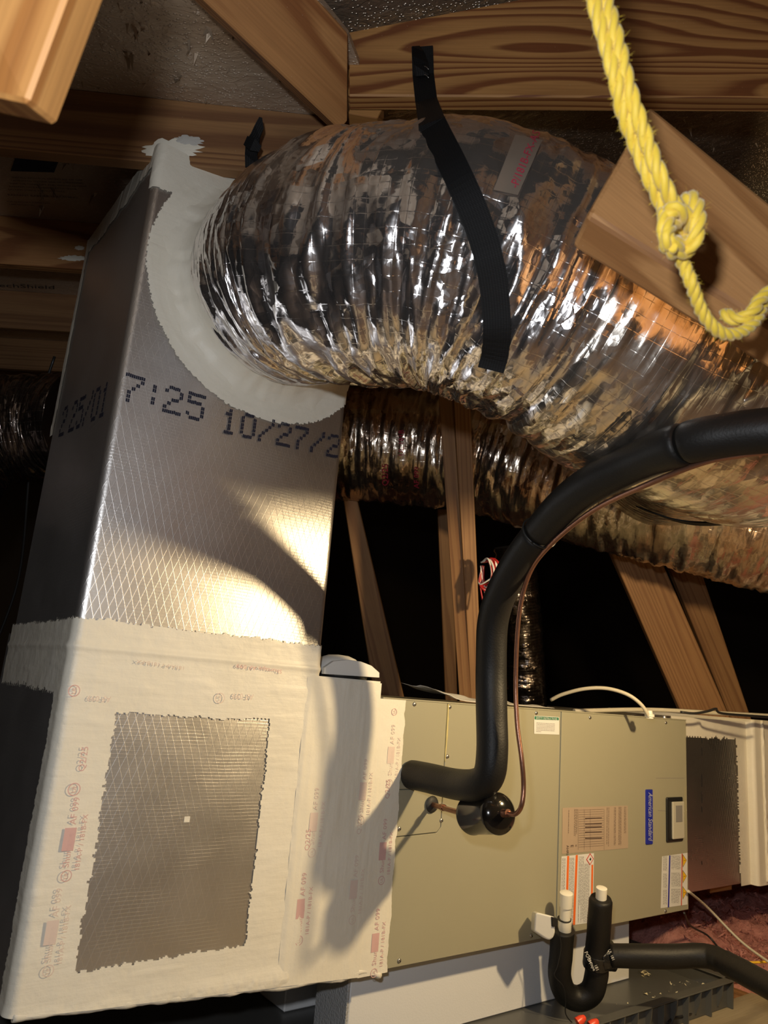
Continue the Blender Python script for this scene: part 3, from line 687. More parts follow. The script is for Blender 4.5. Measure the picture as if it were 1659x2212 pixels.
# direction of the inside of the bend gets the deeper folds
curv = np.gradient(dT, axis=0); ci = curv / (np.linalg.norm(curv, axis=1)[:, None] + 1e-9)
dirs = px_[..., None] * dN[:, None] + py_[..., None] * dB[:, None]
down = -dirs[..., 2]
inner = np.clip(0.5 + 0.6 * down + 0.5 * (dirs * np.array([0.6, -0.1, -0.6])).sum(-1), 0, 1)
disp = crump * (0.007 + 0.012 * inner) * (fold(34, 1.6, 61) - 0.45) + crump * 0.0035 * (fold(85, 4.5, 67) - 0.4) * (0.4 + inner) + crump * 0.005 * noise2(S_ * 9, px_ * 2 + py_ * 2 + 10, 71, 3)
disp -= 0.010 * np.exp(-((S_ - 0.50) / 0.02) ** 2) * 0
rad = rad + disp
V = dcs[:, None] + rad[..., None] * dirs
def duct_part(name, i0, i1, mat):
    V2 = np.concatenate([V[i0:i1], V[i0:i1, :1]], 1); U = np.stack([np.concatenate([S_, S_[:, :1]], 1)[i0:i1], np.concatenate([A_, A_[:, :1] + 2 * math.pi], 1)[i0:i1] * 0.24], -1)
    return grid_obj(name, V2, mat, duct, None, U)
isp = int(np.searchsorted(ds, 0.74))
body1 = duct_part('crumpled_jacket', 0, isp + 1, m_flex); body2 = duct_part('smooth_jacket', isp, NS, m_flex_smooth)
body2['label'] = 'smoother gold-reflecting length of jacket'
bvh_v = V.reshape(-1, 3); bf = []
idx = np.arange(NS * NA).reshape(NS, NA); idn = np.roll(idx, -1, 1)
bf = np.stack([idx[:-1], idn[:-1], idn[1:], idx[1:]], -1).reshape(-1, 4)
bvh = BVHTree.FromPolygons([tuple(v) for v in bvh_v], [tuple(f_) for f_ in bf.tolist()])
def hit(px, py):
    d = ray(px, py).normalized(); r_ = bvh.ray_cast(Vector((0, 0, 0)), d)
    return (r_[0], r_[1] if r_[1].dot(d) < 0 else -r_[1]) if r_[0] is not None else (None, None)
# red lettering on the jacket seam tape
def wrap_text(s, p0, p1, size, mat, parent, nm):
    cu_a = Vector(P(p0[0], p0[1], 1.0)); L_ = math.dist(p0, p1)
    o = text(nm, s, 1.0, (0, 0, 0), (1, 0, 0), (0, 1, 0), mat, parent); me = o.data; o.location = o.location
    xs = [v.co.x for v in me.vertices]; mx = max(xs); ux, uy = (p1[0] - p0[0]) / L_, (p1[1] - p0[1]) / L_
    for v in me.vertices:
        a = v.co.x / mx * L_; b = v.co.y * size; q, nn_ = hit(p0[0] + ux * a + uy * b, p0[1] + uy * a - ux * b)
        if q is None: q = Vector((CXc, YF, CZc)); nn_ = Vector((0, 0, 1))
        v.co = q + nn_ * 0.004
    return o
vs, fs = [], []
for i in range(15):
    for j in range(5):
        t_ = i / 14; x = 1142 - 50 * t_ + (j - 2) * 15 * (1 - .1 * t_); y = 300 + 118 * t_ + (j - 2) * 3
        q, nn_ = hit(x, y); vs.append((q + nn_ * 0.0025) if q is not None else P(x, y, 1.2))
for i in range(14):
    for j in range(4): k = i * 5 + j; fs.append((k, k + 1, k + 6, k + 5))
o = pydata('seam_tape', vs, fs, plain('translucent seam tape', (0.42, 0.34, 0.27), 0.3, 0.6), duct, smooth=True); o['label'] = 'short strip of tape with red lettering'
wrap_text('-P/181B-FX-AS', (1118, 412), (1166, 292), 26, m_red, o if False else duct, 'seam_lettering')
# black webbing strap over the duct
strap = thing('hanging_strap', 'black woven strap looped down over the big silver duct', 'strap', tuple(P(915, 120, 1.44)))
kpx = [(932, 262), (950, 300), (975, 350), (1003, 410), (1028, 470), (1048, 530), (1062, 590), (1070, 650), (1073, 710), (1070, 760), (1060, 800)]
pts, nrm = [], []
cp = catmull([(x, y, 0) for x, y in kpx], 5)
hp = []
for x, y, _ in cp:
    q, nn_ = hit(x, y)
    if q is None: continue
    hp.append(q.length / ray(x, y).length)
hp = np.array(hp); k_ = np.ones(9) / 9; hs = np.convolve(np.pad(hp, 4, mode='edge'), k_, 'valid')
top = [(P(912, 100, 1.425), 0), (P(914, 160, 1.425), 0), (P(920, 215, 1.40), 0)]
for q, _ in top: pts.append(q); nrm.append(-q.normalized())
for (x, y, _), dp in zip(cp, hs):
    pts.append(ray(x, y) * (dp - 0.012)); nrm.append(-ray(x, y).normalized())
ribbon('webbing', pts, nrm, 0.041, 0.0022, m_web, strap)
tip = [P(913, 165, 1.418), P(910, 140, 1.416), P(903, 118, 1.41), P(897, 100, 1.405)]
ribbon('folded_tip', tip, [-Vector(bn) + Vector((0.3 * i, 0, 0)) for i in range(4)], [0.026, 0.03, 0.036, 0.03], 0.002, m_web, strap)
for (x, y) in ((921, 148), (921, 166)):
    q = P(x, y, 1.412); vs_ = [q + Vector((0.006 * math.cos(a), 0, 0.003 * math.sin(a))) for a in np.linspace(0.3, 2.6, 7)]
    sweep('staple', vs_, 0.0007, m_steel, strap, 5, sub=2)
# twisted strap scrap on rafter
s2 = thing('strap_scrap', 'twisted black strap end stapled to the weathered rafter', 'strap', tuple(P(545, 300, 1.5)))
ribbon('scrap_webbing', [P(545, 362, 1.50), P(543, 335, 1.49), P(546, 312, 1.48), P(552, 295, 1.475), P(560, 275, 1.47), P(563, 255, 1.465)], [P(0.2 * 1600 * math.sin(k) + 830, 1106, -1) for k in (0, 1, 2, 3, 4, 5)], [0.028, 0.026, 0.03, 0.02, 0.018, 0.006], 0.003, m_web, s2)
ribbon('scrap_fold', [P(530, 303, 1.47), P(545, 312, 1.465), P(562, 322, 1.47)], [-ray(545, 312)] * 3, [0.018, 0.024, 0.012], 0.004, m_web, s2)

# ---------------------------------------------------------------- other ducts
def flex(name, path, r, mat, label, n=170, na=96, amp=0.010, fr_=30, seed=80, parts=None):
    t = thing(name, label, 'duct', tuple(path[0]))
    sweep('jacket', path, r, mat, t, na, cap=True, n=n, sub=12, disp=lambda s, a: amp * (0.5 - np.abs(noise2(s * fr_, np.cos(a) * 1.5 + 9, seed, 3)) * 1.6) + amp * 0.5 * noise2(s * 70, np.sin(a) * 4 + 9, seed + 1, 3) * 1)
    return t
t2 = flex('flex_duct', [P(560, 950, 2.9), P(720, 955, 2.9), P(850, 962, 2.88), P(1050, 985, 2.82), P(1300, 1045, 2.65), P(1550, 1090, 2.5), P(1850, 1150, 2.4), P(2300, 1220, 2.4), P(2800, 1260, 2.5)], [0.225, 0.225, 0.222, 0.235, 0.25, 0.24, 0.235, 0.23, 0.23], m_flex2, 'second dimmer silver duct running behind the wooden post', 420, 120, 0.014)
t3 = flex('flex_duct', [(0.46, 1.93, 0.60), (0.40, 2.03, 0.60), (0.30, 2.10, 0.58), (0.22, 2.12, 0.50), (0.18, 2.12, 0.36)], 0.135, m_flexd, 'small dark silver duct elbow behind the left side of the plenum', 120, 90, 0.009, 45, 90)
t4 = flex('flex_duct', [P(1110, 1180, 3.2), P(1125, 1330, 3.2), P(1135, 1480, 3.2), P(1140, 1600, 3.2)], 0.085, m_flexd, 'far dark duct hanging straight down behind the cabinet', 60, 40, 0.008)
jm = t2.children[0].data; bv2 = BVHTree.FromPolygons([v.co for v in jm.vertices], [tuple(p.vertices) for p in jm.polygons])
for s_, x0, y0, sz in (('Q2/25', 838, 1050, 0.030), ('UL 181B', 872, 985, 0.026), ('AF 099', 905, 1055, 0.026), ('UL', 1240, 1130, 0.03)):
    o = text('jacket_lettering', s_, sz, (0, 0, 0), (1, 0, 0), (0, 1, 0), m_red, t2)
    for v in o.data.vertices:
        k_ = 1600 / 2.6; d_ = ray(x0 + v.co.y * -k_, y0 - v.co.x * k_).normalized(); h_ = bv2.ray_cast(Vector((0, 0, 0)), d_)
        v.co = (h_[0] - d_ * 0.004) if h_[0] is not None else P(x0, y0, 2.62)
# black strap line under the main duct at right
hp2 = [P(1380, 1095, 1.62), P(1470, 1125, 1.55), P(1560, 1128, 1.5), P(1680, 1105, 1.42)]
sp = resample(catmull(hp2, 6), 20)[0]
tag(ribbon('support_strap', [Vector(v) for v in sp], [Vector((0, 0, -1))] * 20, 0.03, 0.003, m_web), 'black strap passing beneath the duct at the right edge', 'strap')

# ---------------------------------------------------------------- posts and webs behind
def board_px(name, px4, dep, t, mat, label, cat='post'):
    pl_ = (P(px4[0][0], px4[0][1], dep), Vector(R @ np.array([0, 0, 1.0])))
    return slab(name, [on(x, y, pl_) for x, y in px4], t, mat, label=label, cat=cat, bev=0.003)
post = thing('wood_post', 'upright two-board pine post behind the cabinet and black pipe', 'post', tuple(P(1010, 1560, 2.42)))
pl_ = (P(980, 1200, 2.42), Vector(R @ np.array([0.25, 0, 1.0])).normalized())
slab('stud', [on(x, y, pl_) for x, y in ((943, 790), (975, 790), (1022, 1580), (997, 1580))], 0.06, m_stud, post)
pl_ = (P(980, 1200, 2.40), Vector(R @ np.array([-0.1, 0, 1.0])).normalized())
slab('stud', [on(x, y, pl_) for x, y in ((976, 790), (1013, 790), (1045, 1580), (1022, 1580))], 0.05, m_stud, post)
board_px('truss_web', ((742, 1080), (772, 1080), (890, 1580), (820, 1580)), 2.9, 0.04, m_stud, 'leaning dim truss web just right of the plenum', 'truss web')
board_px('truss_web', ((1318, 1190), (1420, 1190), (1590, 1580), (1490, 1580)), 3.0, 0.04, m_stud, 'broad leaning truss web above the right end of the cabinet', 'truss web')
board_px('truss_web', ((1432, 1190), (1500, 1190), (1632, 1580), (1590, 1580)), 3.25, 0.04, m_stud, 'narrower shadowed truss web just right of the broad one', 'truss web')
board_px('truss_web', ((945, 1100), (975, 1100), (990, 1580), (965, 1580)), 3.6, 0.04, m_stud, 'faint dark upright left of the pine post', 'truss web')

# ---------------------------------------------------------------- air handler
CL, CR_, CT, CB = XB + 0.01, 2.297, -0.019, -0.579
ahu = thing('air_handler', 'taupe steel air handler cabinet lying horizontally on white foam', 'air handler', (1.7, 1.65, CB))
box('cabinet', CL, CR_ - 0.004, YF + 0.006, YF + 0.56, CB, CT, m_paint, ahu, 0.003)
SX = 1.6765; zb2 = 0.0
def panel(name, x0, x1, z0, z1, label=None):
    o = box(name, x0, x1, YF, YF + 0.012, z0, z1, m_paint, ahu, 0.0018, seg=2)
    if label: o['label'] = label
    return o
xs = at_y(965, 1570, YF).x
panel('coil_panel', CL, xs - 0.0012, -0.215, CT - 0.002)
# lower left panel with a notched corner
pts_ = [(CL, CB + 0.001), (SX - 0.003, CB + 0.001), (SX - 0.003, CT - 0.002), (xs + 0.0008, CT - 0.002), (xs + 0.0008, -0.3), (xs - 0.012, -0.3125), (CL, -0.3185)]
f = [Vector((x, YF, z)) for x, z in pts_]; bm_obj('pipe_panel', hull8(f, [v + Vector((0, .012, 0)) for v in f], 0.001), m_paint, ahu)
pts_ = [(CL, -0.3165), (xs - 0.012, -0.3105), (xs - 0.0012, -0.3), (xs - 0.0012, -0.2165), (CL, -0.2165)]
f = [Vector((x, YF, z)) for x, z in pts_]; bm_obj('pipe_panel', hull8(f, [v + Vector((0, .012, 0)) for v in f], 0.001), m_paint, ahu)
panel('access_door', SX + 0.002, CR_, CB + 0.001, CT - 0.002)
box('door_gasket', SX - 0.004, SX + 0.003, YF + 0.003, YF + 0.008, CB + 0.002, CT - 0.003, m_seam, ahu, 0)
box('top_flange', CL, CR_, YF - 0.001, YF + 0.02, CT - 0.002, CT + 0.0015, m_paint, ahu, 0.0005)
sweep('seam_sealant', [Vector((xs, YF - 0.0004, CT - 0.004)), Vector((xs + 0.001, YF - 0.0004, -0.07)), Vector((xs, YF - 0.0004, -0.155))], [0.0022, 0.003, 0.0012], m_seal, ahu, 6, disp=lambda s, a: 0.0008 * noise2(s * 160, a, 7))
for px, py in ((895, 1521), (971, 1527), (966, 1634), (953, 1772), (1158, 1540), (1274, 1550), (1438, 1561), (862, 2075), (862, 1790), (1437, 1968), (1147, 2021)):
    q = at_y(px, py, YF); lathe('screw', [(0, 0.0052), (0.0012, 0.0052), (0.0024, 0.0042), (0.003, 0.0018)], q, (0, -1, 0), m_steel, ahu, 10)
    lathe('screw_slot', [(0, 0.0016), (0.0006, 0.0016)], q + Vector((0.0015, -0.003, -0.001)), (0, -1, 0), m_gap, ahu, 8)
# stamped lines round the latch
def fbar(x0, y0, x1, y1, wd, mat, nm, y=YF - 0.0004, par=None):
    a, b = at_y(x0, y0, y), at_y(x1, y1, y); d = (b - a).normalized(); s = Vector((-d.z, 0, d.x)) * wd / 2
    return pydata(nm, [a - s, b - s, b + s, a + s], [(0, 1, 2, 3)], mat, par or ahu)
fbar(1417, 1681, 1478, 1681, 0.0014, m_textgrey, 'stamped_line'); fbar(1421, 1751, 1440, 1752, 0.0014, m_textgrey, 'stamped_line'); fbar(1480, 1700, 1480, 1780, 0.0012, m_seal, 'stamped_line')
# latch
q0, q1 = at_y(1438, 1819, YF), at_y(1472, 1721, YF)
latch = box('door_latch', q0.x, q1.x, YF - 0.006, YF, q0.z, q1.z, m_black, ahu, 0.004, seg=3); latch['label'] = 'black recessed latch with cloudy clear cover'
a, b = at_y(1447, 1812, YF), at_y(1471, 1730, YF)
box('latch_cover', a.x, b.x, YF - 0.012, YF - 0.005, a.z, b.z, m_clear, latch, 0.003, seg=2); 
a, b = at_y(1452, 1775, YF), at_y(1466, 1738, YF)
box('latch_lever', a.x, b.x, YF - 0.0128, YF - 0.011, a.z, b.z, m_textgrey, latch, 0.001)
for o_ in latch.children: o_.location = (0, 0, 0); o_.location = Vector((0, 0, 0))
# badge
a, b = at_y(1394, 1824, YF), at_y(1408, 1705, YF)
badge = box('brand_badge', a.x, b.x, YF - 0.003, YF, a.z, b.z, m_blue, ahu, 0.003, seg=2); badge['label'] = 'blue vertical brand badge with silver script'
o = text('badge_script', 'American Standard', (b.x - a.x) * 0.92, Vector((a.x + (b.x - a.x) * 0.34, YF - 0.0034, b.z - 0.008)), (0, 0, -1), (1, 0, 0), m_silverprint, ahu, shear=0.35, sx=1.0)
L_ = max(v.co.z for v in o.data.vertices) - min(v.co.z for v in o.data.vertices); k_ = (b.z - a.z - 0.016) / L_; zt_ = b.z - 0.008
for v in o.data.vertices: v.co.z = zt_ + (v.co.z - zt_) * k_
# labels
def label_quad(nm, px4, mat, lab, y=YF - 0.0008):
    o = pydata(nm, [at_y(x, yy, y) for x, yy in px4], [(0, 1, 2, 3)], mat, ahu); o['label'] = lab; return o
def print_cols(nm, px0, px1, py0, py1, n, mat, wd=0.0016, y=YF - 0.0014, word=(0.002, 0.009), slope=0.0, fill=0.9, runs=1):
    """columns of word-like dashes reading downwards"""
    vs, fs = [], []
    for k in range(n):
        x_ = px0 + (px1 - px0) * (k + 0.5) / n
        a, b = at_y(x_, py0 + slope * (x_ - px0), y), at_y(x_, py1 + slope * (x_ - px0), y); z = a.z; end = b.z if rng.random() < fill else a.z + (b.z - a.z) * rng.uniform(0.5, 1)
        while z > end:
            l_ = rng.uniform(*word); z2 = max(z - l_, end); i = len(vs)
            vs += [(a.x - wd / 2, y, z), (a.x + wd / 2, y, z), (a.x + wd / 2, y, z2), (a.x - wd / 2, y, z2)]; fs.append((i, i + 1, i + 2, i + 3)); z = z2 - rng.uniform(0.001, 0.002)
    return pydata(nm, vs, fs, mat, ahu)
label_quad('safety_label', ((1154, 1546), (1208, 1549), (1208, 1587), (1154, 1585)), m_label, 'small white label with green safety heading')
label_quad('label_band', ((1155, 1547), (1207, 1550), (1207, 1556), (1155, 1554)), m_green, 'green heading band', YF - 0.0012)
a = at_y(1181, 1553.5, YF - 0.0016); text('label_heading', 'SAFETY INSTRUCTIONS', 0.0082, a + Vector((0, 0, -0.001)), (1, 0, 0), (0, 0, 1), m_label, ahu, align='CENTER')
vs, fs = [], []
for r_ in range(7):
    z0 = at_y(1160, 1561 + r_ * 3.1, YF).z; x = at_y(1158, 1561, YF).x; xe = x + (0.075 if r_ < 6 else 0.02)
    while x < xe:
        l_ = rng.uniform(0.002, 0.008); i = len(vs); vs += [(x, YF - 0.0014, z0), (min(x + l_, xe), YF - 0.0014, z0), (min(x + l_, xe), YF - 0.0014, z0 - 0.0011), (x, YF - 0.0014, z0 - 0.0011)]; fs.append((i, i + 1, i + 2, i + 3)); x += l_ + 0.0013
pydata('label_print', vs, fs, m_textgrey, ahu)
label_quad('nameplate', ((1215, 1745), (1356, 1740), (1357, 1832), (1214, 1845)), m_nameplate, 'buff rating plate with dense brown table')
for x0, x1, y0, y1, n_ in ((1227, 1231, 1750, 1800, 1), (1240, 1248, 1748, 1806, 3), (1310, 1317, 1744, 1828, 2), (1326, 1331, 1744, 1826, 2), (1336, 1343, 1743, 1826, 3), (1348, 1353, 1743, 1800, 2)):
    print_cols('plate_print', x0, x1, y0, y1, n_, m_brownprint, 0.0016)
for k in range(17): fbar(1250, 1750 + k * 5, 1304, 1748 + k * 4.9, 0.0006, m_brownprint, 'plate_rule', YF - 0.0014)
for xq in (1249, 1262, 1275, 1305): fbar(xq, 1748, xq, 1836, 0.0007, m_brownprint, 'plate_rule', YF - 0.0014)
for y0 in (1768, 1780, 1787, 1798, 1811): fbar(1264, y0, 1300, y0 - 1, 0.0030, m_brownprint, 'plate_bar', YF - 0.0015)
for k, ch in enumerate(('AHRI', 'E', '=')): 
    text('plate_mark', ch, (0.017, 0.017, 0.014)[k] * (0.8 if k == 0 else 1), at_y(1224 + k * 9, 1826 - k, YF - 0.0016), (0, 0, -1), (1, 0, 0), m_brownprint, ahu, align='LEFT', sx=0.8)
label_quad('warning_label', ((1213, 1850), (1283, 1843), (1281, 1992), (1208, 2003)), m_label, 'white warning label with orange bars behind the drain pipes')
fbar(1227.5, 1849, 1223, 2001, 0.0085, m_orange, 'label_bar', YF - 0.0012); fbar(1246, 1847, 1240, 1998, 0.009, m_orange, 'label_bar', YF - 0.0012); fbar(1279.5, 1868, 1278, 1990, 0.0075, m_orange, 'label_bar', YF - 0.0012)
print_cols('label_print', 1214, 1222, 1854, 2000, 3, m_textgrey); print_cols('label_print', 1230, 1241, 1853, 2000, 4, m_textgrey); print_cols('label_print', 1250, 1274, 1866, 1992, 9, m_textgrey, 0.0017); print_cols('label_print', 1250, 1262, 1850, 1866, 4, m_textgrey, 0.0018)
c = at_y(1274.5, 1856, YF - 0.0014); w_, h_ = 0.0165, 0.0155
pydata('hazard_diamond', [c + Vector((w_, 0, 0)), c + Vector((0, 0, h_)), c + Vector((-w_, 0, 0)), c + Vector((0, 0, -h_))], [(0, 1, 2, 3)], plain('red diamond ink', (0.6, 0.05, 0.03), 0.5), ahu)
c = c + Vector((0, -0.0003, 0)); pydata('hazard_field', [c + Vector((w_ * .78, 0, 0)), c + Vector((0, 0, h_ * .78)), c + Vector((-w_ * .78, 0, 0)), c + Vector((0, 0, -h_ * .78))], [(0, 1, 2, 3)], m_label, ahu)
c = c + Vector((0, -0.0003, 0)); fl = [(-0.2, -0.4), (0.2, -0.4), (0.38, -0.1), (0.2, 0.15), (0.1, 0.0), (0.02, 0.45), (-0.2, 0.12), (-0.34, -0.12)]
pydata('flame_symbol', [c + Vector((0.011 * -b_, 0, 0.011 * a_)) for a_, b_ in fl], [tuple(range(8))], m_ink, ahu)
label_quad('caution_label', ((1430, 1850), (1485, 1842), (1485, 1954), (1427, 1962)), m_label, 'white label with three yellow warning triangles by cabinet edge')
fbar(1447, 1848, 1444, 1960, 0.0075, m_blue, 'label_bar', YF - 0.0012); fbar(1473.5, 1844, 1472, 1956, 0.005, plain('red label ink', (0.6, 0.08, 0.02), 0.5), 'label_bar', YF - 0.0012)
for y0, y1 in ((1850, 1881), (1887, 1918), (1922, 1954)):
    print_cols('label_print', 1432, 1441, y0, y1, 3, m_textgrey, 0.0024); print_cols('label_print', 1450, 1470, y0 - 2, y1 - 3, 7, m_textgrey, 0.0026)
for px, py in ((1479, 1859), (1479, 1893), (1479, 1928)):
    c = at_y(px, py, YF - 0.0014); tr = [(0.012, 0), (-0.011, 0.019), (-0.011, -0.019)]
    pydata('warning_triangle', [c + Vector((x, 0, z)) for x, z in tr], [(0, 1, 2)], m_ink, ahu)
    pydata('warning_field', [c + Vector((x * .84 - 0.0004, -0.0003, z * .84)) for x, z in tr], [(0, 1, 2)], m_yellow, ahu)
    text('warning_symbol', '!', 0.016, c + Vector((-0.0075, -0.0006, 0.0025)), (0, 0, -1), (1, 0, 0), m_ink, ahu)
# things on top
def tube_thing(name, path, r, mat, label, cat, nseg=8, sub=8):
    o = sweep(name, path, r, mat, None, nseg, sub=sub); return tag(o, label, cat)
YC = 1.50
tube_thing('white_cable', [P(1190, 1512, 2.22), P(1215, 1500, 2.2), P(1262, 1488, 2.17), P(1310, 1487, 2.15), P(1355, 1500, 2.13), P(1385, 1522, 2.12), P(1402, 1548, 2.12)], 0.0055, m_cable, 'cream cable arching above the cabinet top', 'cable')
box_nut = lathe('cable_clamp', [(0, 0.011), (0.004, 0.011), (0.005, 0.014), (0.012, 0.014), (0.013, 0.009), (0.022, 0.008)], P(1403, 1552, 2.125), (0, 0, 1), m_pvc, None, 12); tag(box_nut, 'white threaded cable clamp where the cream cable enters the cabinet', 'clamp')
n, m = 24, 12; u, v = np.meshgrid(np.linspace(0, 1, n), np.linspace(0, 1, m), indexing='ij')
V_ = np.stack([1.28 + u * 0.44 + v * 0.02, 1.40 + v * 0.2 + u * 0.02, CT + 0.006 + 0.018 * np.maximum(0, noise2(u * 4, v * 3, 5, 2)) + 0.022 * v * (1 - u) + 0.012 * np.exp(-(u / 0.1) ** 2)], -1)
o = grid_obj('paper_sheet', V_, m_paper); md = o.modifiers.new('s', 'SOLIDIFY'); md.thickness = 0.001; tag(o, 'crumpled white instruction papers lying on the cabinet top', 'paper')
tube_thing('conduit', [P(1240, 1536, 2.3), P(1400, 1533, 2.42), P(1560, 1541, 2.5), P(1680, 1547, 2.6)], 0.007, m_cable, 'thin pale tube along the back of the cabinet top', 'tube')
tube_thing('black_wire', [P(1470, 1538, 2.35), P(1500, 1541, 2.35), P(1530, 1536, 2.36), P(1548, 1531, 2.37), P(1560, 1541, 2.38), P(1660, 1549, 2.45)], 0.004, m_black, 'black wire lying on top of the return duct', 'wire')
# coil of red and white wire by the post
coil = thing('wire_coil', 'loose coil of red and white wire hanging beside the post', 'wire', tuple(P(1052, 1250, 2.33)))
for k in range(14):
    x0 = 1034 + rng.uniform(0, 12); x1 = 1056 + rng.uniform(0, 26); yb = 1300 + rng.uniform(-45, 18)
    pth = [P(1040 + rng.uniform(-2, 8), 1215, 2.33), P(x1 - 8, 1206 + rng.uniform(0, 6), 2.3), P(x1, 1240, 2.29), P((x0 + x1) / 2, yb, 2.3), P(x0, 1260, 2.32), P(1040 + rng.uniform(-2, 6), 1222, 2.33)]
    sweep('strand', pth, 0.0026, m_redwire if k % 3 else m_white, coil, 6)

# ---------------------------------------------------------------- return duct at right
ret = thing('return_duct', 'foil-faced return duct with cream mastic ends right of the cabinet', 'duct', (2.6, 1.7, -0.55))
YR = YF + 0.055
o = prism('foil_box', CR_ - 0.03, 2.90, YR, YR + 0.5, -0.552, -0.012, m_foildark, ret, 0.01)
xa = at_y(1614, 1700, YR).x
n, m = 60, 120; xx, zz = np.meshgrid(np.linspace(CR_, xa, n), np.linspace(-0.56, -0.010, m), indexing='ij')
mk = (zz > -0.075 + rag(xx, zz, 61) * 2) | (xx > xa - 0.075 + rag(zz, xx, 62))
mc = mk[:-1, :-1] & mk[1:, 1:]
grid_obj('mastic_coat', np.stack([xx, YR - 0.002 - 0.0008 * noise2(xx * 30, zz * 30, 63), zz], -1), m_mastic, ret, mc, np.stack([zz, xx], -1))
prism('end_box', xa, 3.7, YR - 0.03, YR + 0.6, -0.56, 0.0, m_mastic, ret, 0.014)
sweep('corner_bead', [Vector((xa + 0.06, YR - 0.032, z)) for z in np.linspace(-0.55, 0, 14)], 0.006, m_mastic, ret, 8, disp=lambda s, a: 0.005 * noise2(s * 40, a * 2, 64))
dd = [at_y(1517, y, YR - 0.001) for y in (1640, 1700, 1760, 1890)]
for y0, y1 in ((1565, 1580), (1595, 1606), (1615, 1632), (1672, 1700), (1708, 1735), (1742, 1755), (1860, 1868)): fbar(1516, y0, 1516.5, y1, 0.004, m_ink, 'duct_print', YR - 0.001, ret)
slab('support_block', [P(1532, 1896, 2.58), P(1581, 1890, 2.58), P(1581, 1922, 2.58), P(1534, 1930, 2.58)], 0.12, m_pine_light, label='pale wood block under the return duct on pink insulation', cat='wood block')

# ---------------------------------------------------------------- suction line, liquid line, drier
t0 = at_y(884, 1672, YF)
sl = thing('suction_line', 'thick black foam-insulated pipe curving from the cabinet up to the right', 'pipe', tuple(t0))
path = [t0 + Vector((0, 0.0, 0)), t0 + Vector((0.004, -0.06, 0)), P(985, 1694, 1.56), P(1030, 1695, 1.49), P(1056, 1674, 1.468), P(1063, 1620, 1.475), P(1062, 1540, 1.50), P(1061, 1440, 1.525), P(1067, 1330, 1.52), P(1106, 1235, 1.475), P(1168, 1148, 1.40), P(1250, 1064, 1.29), P(1370, 1000, 1.18), P(1480, 958, 1.08), P(1600, 936, 1.03), P(1760, 924, 0.98), P(1950, 930, 0.94), P(2200, 960, 0.94)]
cc = catmull(path, 10); cc, ss = resample(cc, 300)
def near(px, py):
    pr_ = [(lambda c: (CX + F * c[0] / c[2], CY + F * c[1] / c[2]))(R.T @ q) for q in cc]; return int(np.argmin([(a - px) ** 2 + (b - py) ** 2 for a, b in pr_]))
i1, i2 = near(1165, 1150), near(1480, 950)
RS = 0.0315
for a_, b_, r_ in ((0, i1 - 1, RS), (i1, i2 - 0, RS + 0.001), (i2, 299, RS)):
    sweep('insulation_sleeve', [Vector(q) for q in cc[a_:b_ + 1:3]] + [Vector(cc[b_])], r_, m_foam, sl, 32, sub=3, disp=lambda s, a: 0.0006 * noise2(s * 14, np.cos(a) * 2 + 5, 3) - 0.004 * np.exp(-np.minimum(s, s.max() - s) / 0.0025))
q = cc[i1]; tt = (cc[i1 + 1] - cc[i1 - 1]); tt = Vector(tt).normalized()
tie = thing('zip_tie', 'black zip tie binding the copper line to the insulated pipe', 'tie', tuple(q))
u_ = tt.orthogonal().normalized(); v_ = tt.cross(u_)
sweep('tie_band', [Vector(q) + (u_ * math.cos(a) + v_ * math.sin(a)) * (RS + 0.003) for a in np.linspace(0, 2 * math.pi, 18)], 0.002, m_black, tie, 6, sub=3)
# copper line
g0 = at_y(931, 1737, YF)
ll = thing('liquid_line', 'bare copper refrigerant line running beside the black insulated pipe', 'pipe', tuple(g0))
dA, dB_ = P(1013, 1760, 1.55), P(1083, 1757, 1.45); ax = (dB_ - dA).normalized()
lathe('grommet', [(0, 0.015), (0.004, 0.019), (0.007, 0.017), (0.010, 0.010)], g0, (0, -1, 0), m_rubber, ll, 22)
sweep('copper_stub', [g0, g0 * 0.5 + dA * 0.5 + Vector((0, 0, -0.001)), dA], 0.0058, m_copper, ll, 12)
lathe('stub_collar', [(0, 0.0075), (0.012, 0.0075)], g0 + (dA - g0) * 0.3, dA - g0, m_copper, ll, 14)
cpts = [dB_ + ax * 0.018, P(1112, 1759, 1.415), P(1126, 1742, 1.40), P(1131, 1700, 1.41), P(1127, 1640, 1.42), P(1117, 1560, 1.445), P(1114, 1460, 1.465), P(1121, 1330, 1.465), P(1143, 1240, 1.445), P(1190, 1176, 1.375), P(1282, 1102, 1.27), P(1397, 1047, 1.155), P(1516, 1000, 1.07), P(1600, 983, 1.03), P(1665, 976, 1.01), P(1780, 974, 0.97), P(1960, 988, 0.935), P(2200, 1015, 0.935)]
sweep('copper_pipe', cpts, 0.0046, m_copper, ll, 12, sub=10)
# filter drier
fd = thing('filter_drier', 'glossy black filter drier canister on the copper line', 'filter', tuple(dA)); LD = (dB_ - dA).length; rd = 0.0385
lathe('canister', [(0, 0.006), (0.002, 0.020), (0.006, 0.032), (0.012, rd), (0.016, rd + 0.0014), (0.020, rd), (LD - 0.016, rd), (LD - 0.012, rd + 0.0014), (LD - 0.008, rd), (LD - 0.002, 0.033), (LD + 0.004, 0.022), (LD + 0.007, 0.010)], dA, ax, m_drier, fd, 48)
lathe('outlet_fitting', [(0, 0.010), (0.004, 0.0075), (0.02, 0.0075)], dB_ + ax * 0.004, ax, m_copper, fd, 16)

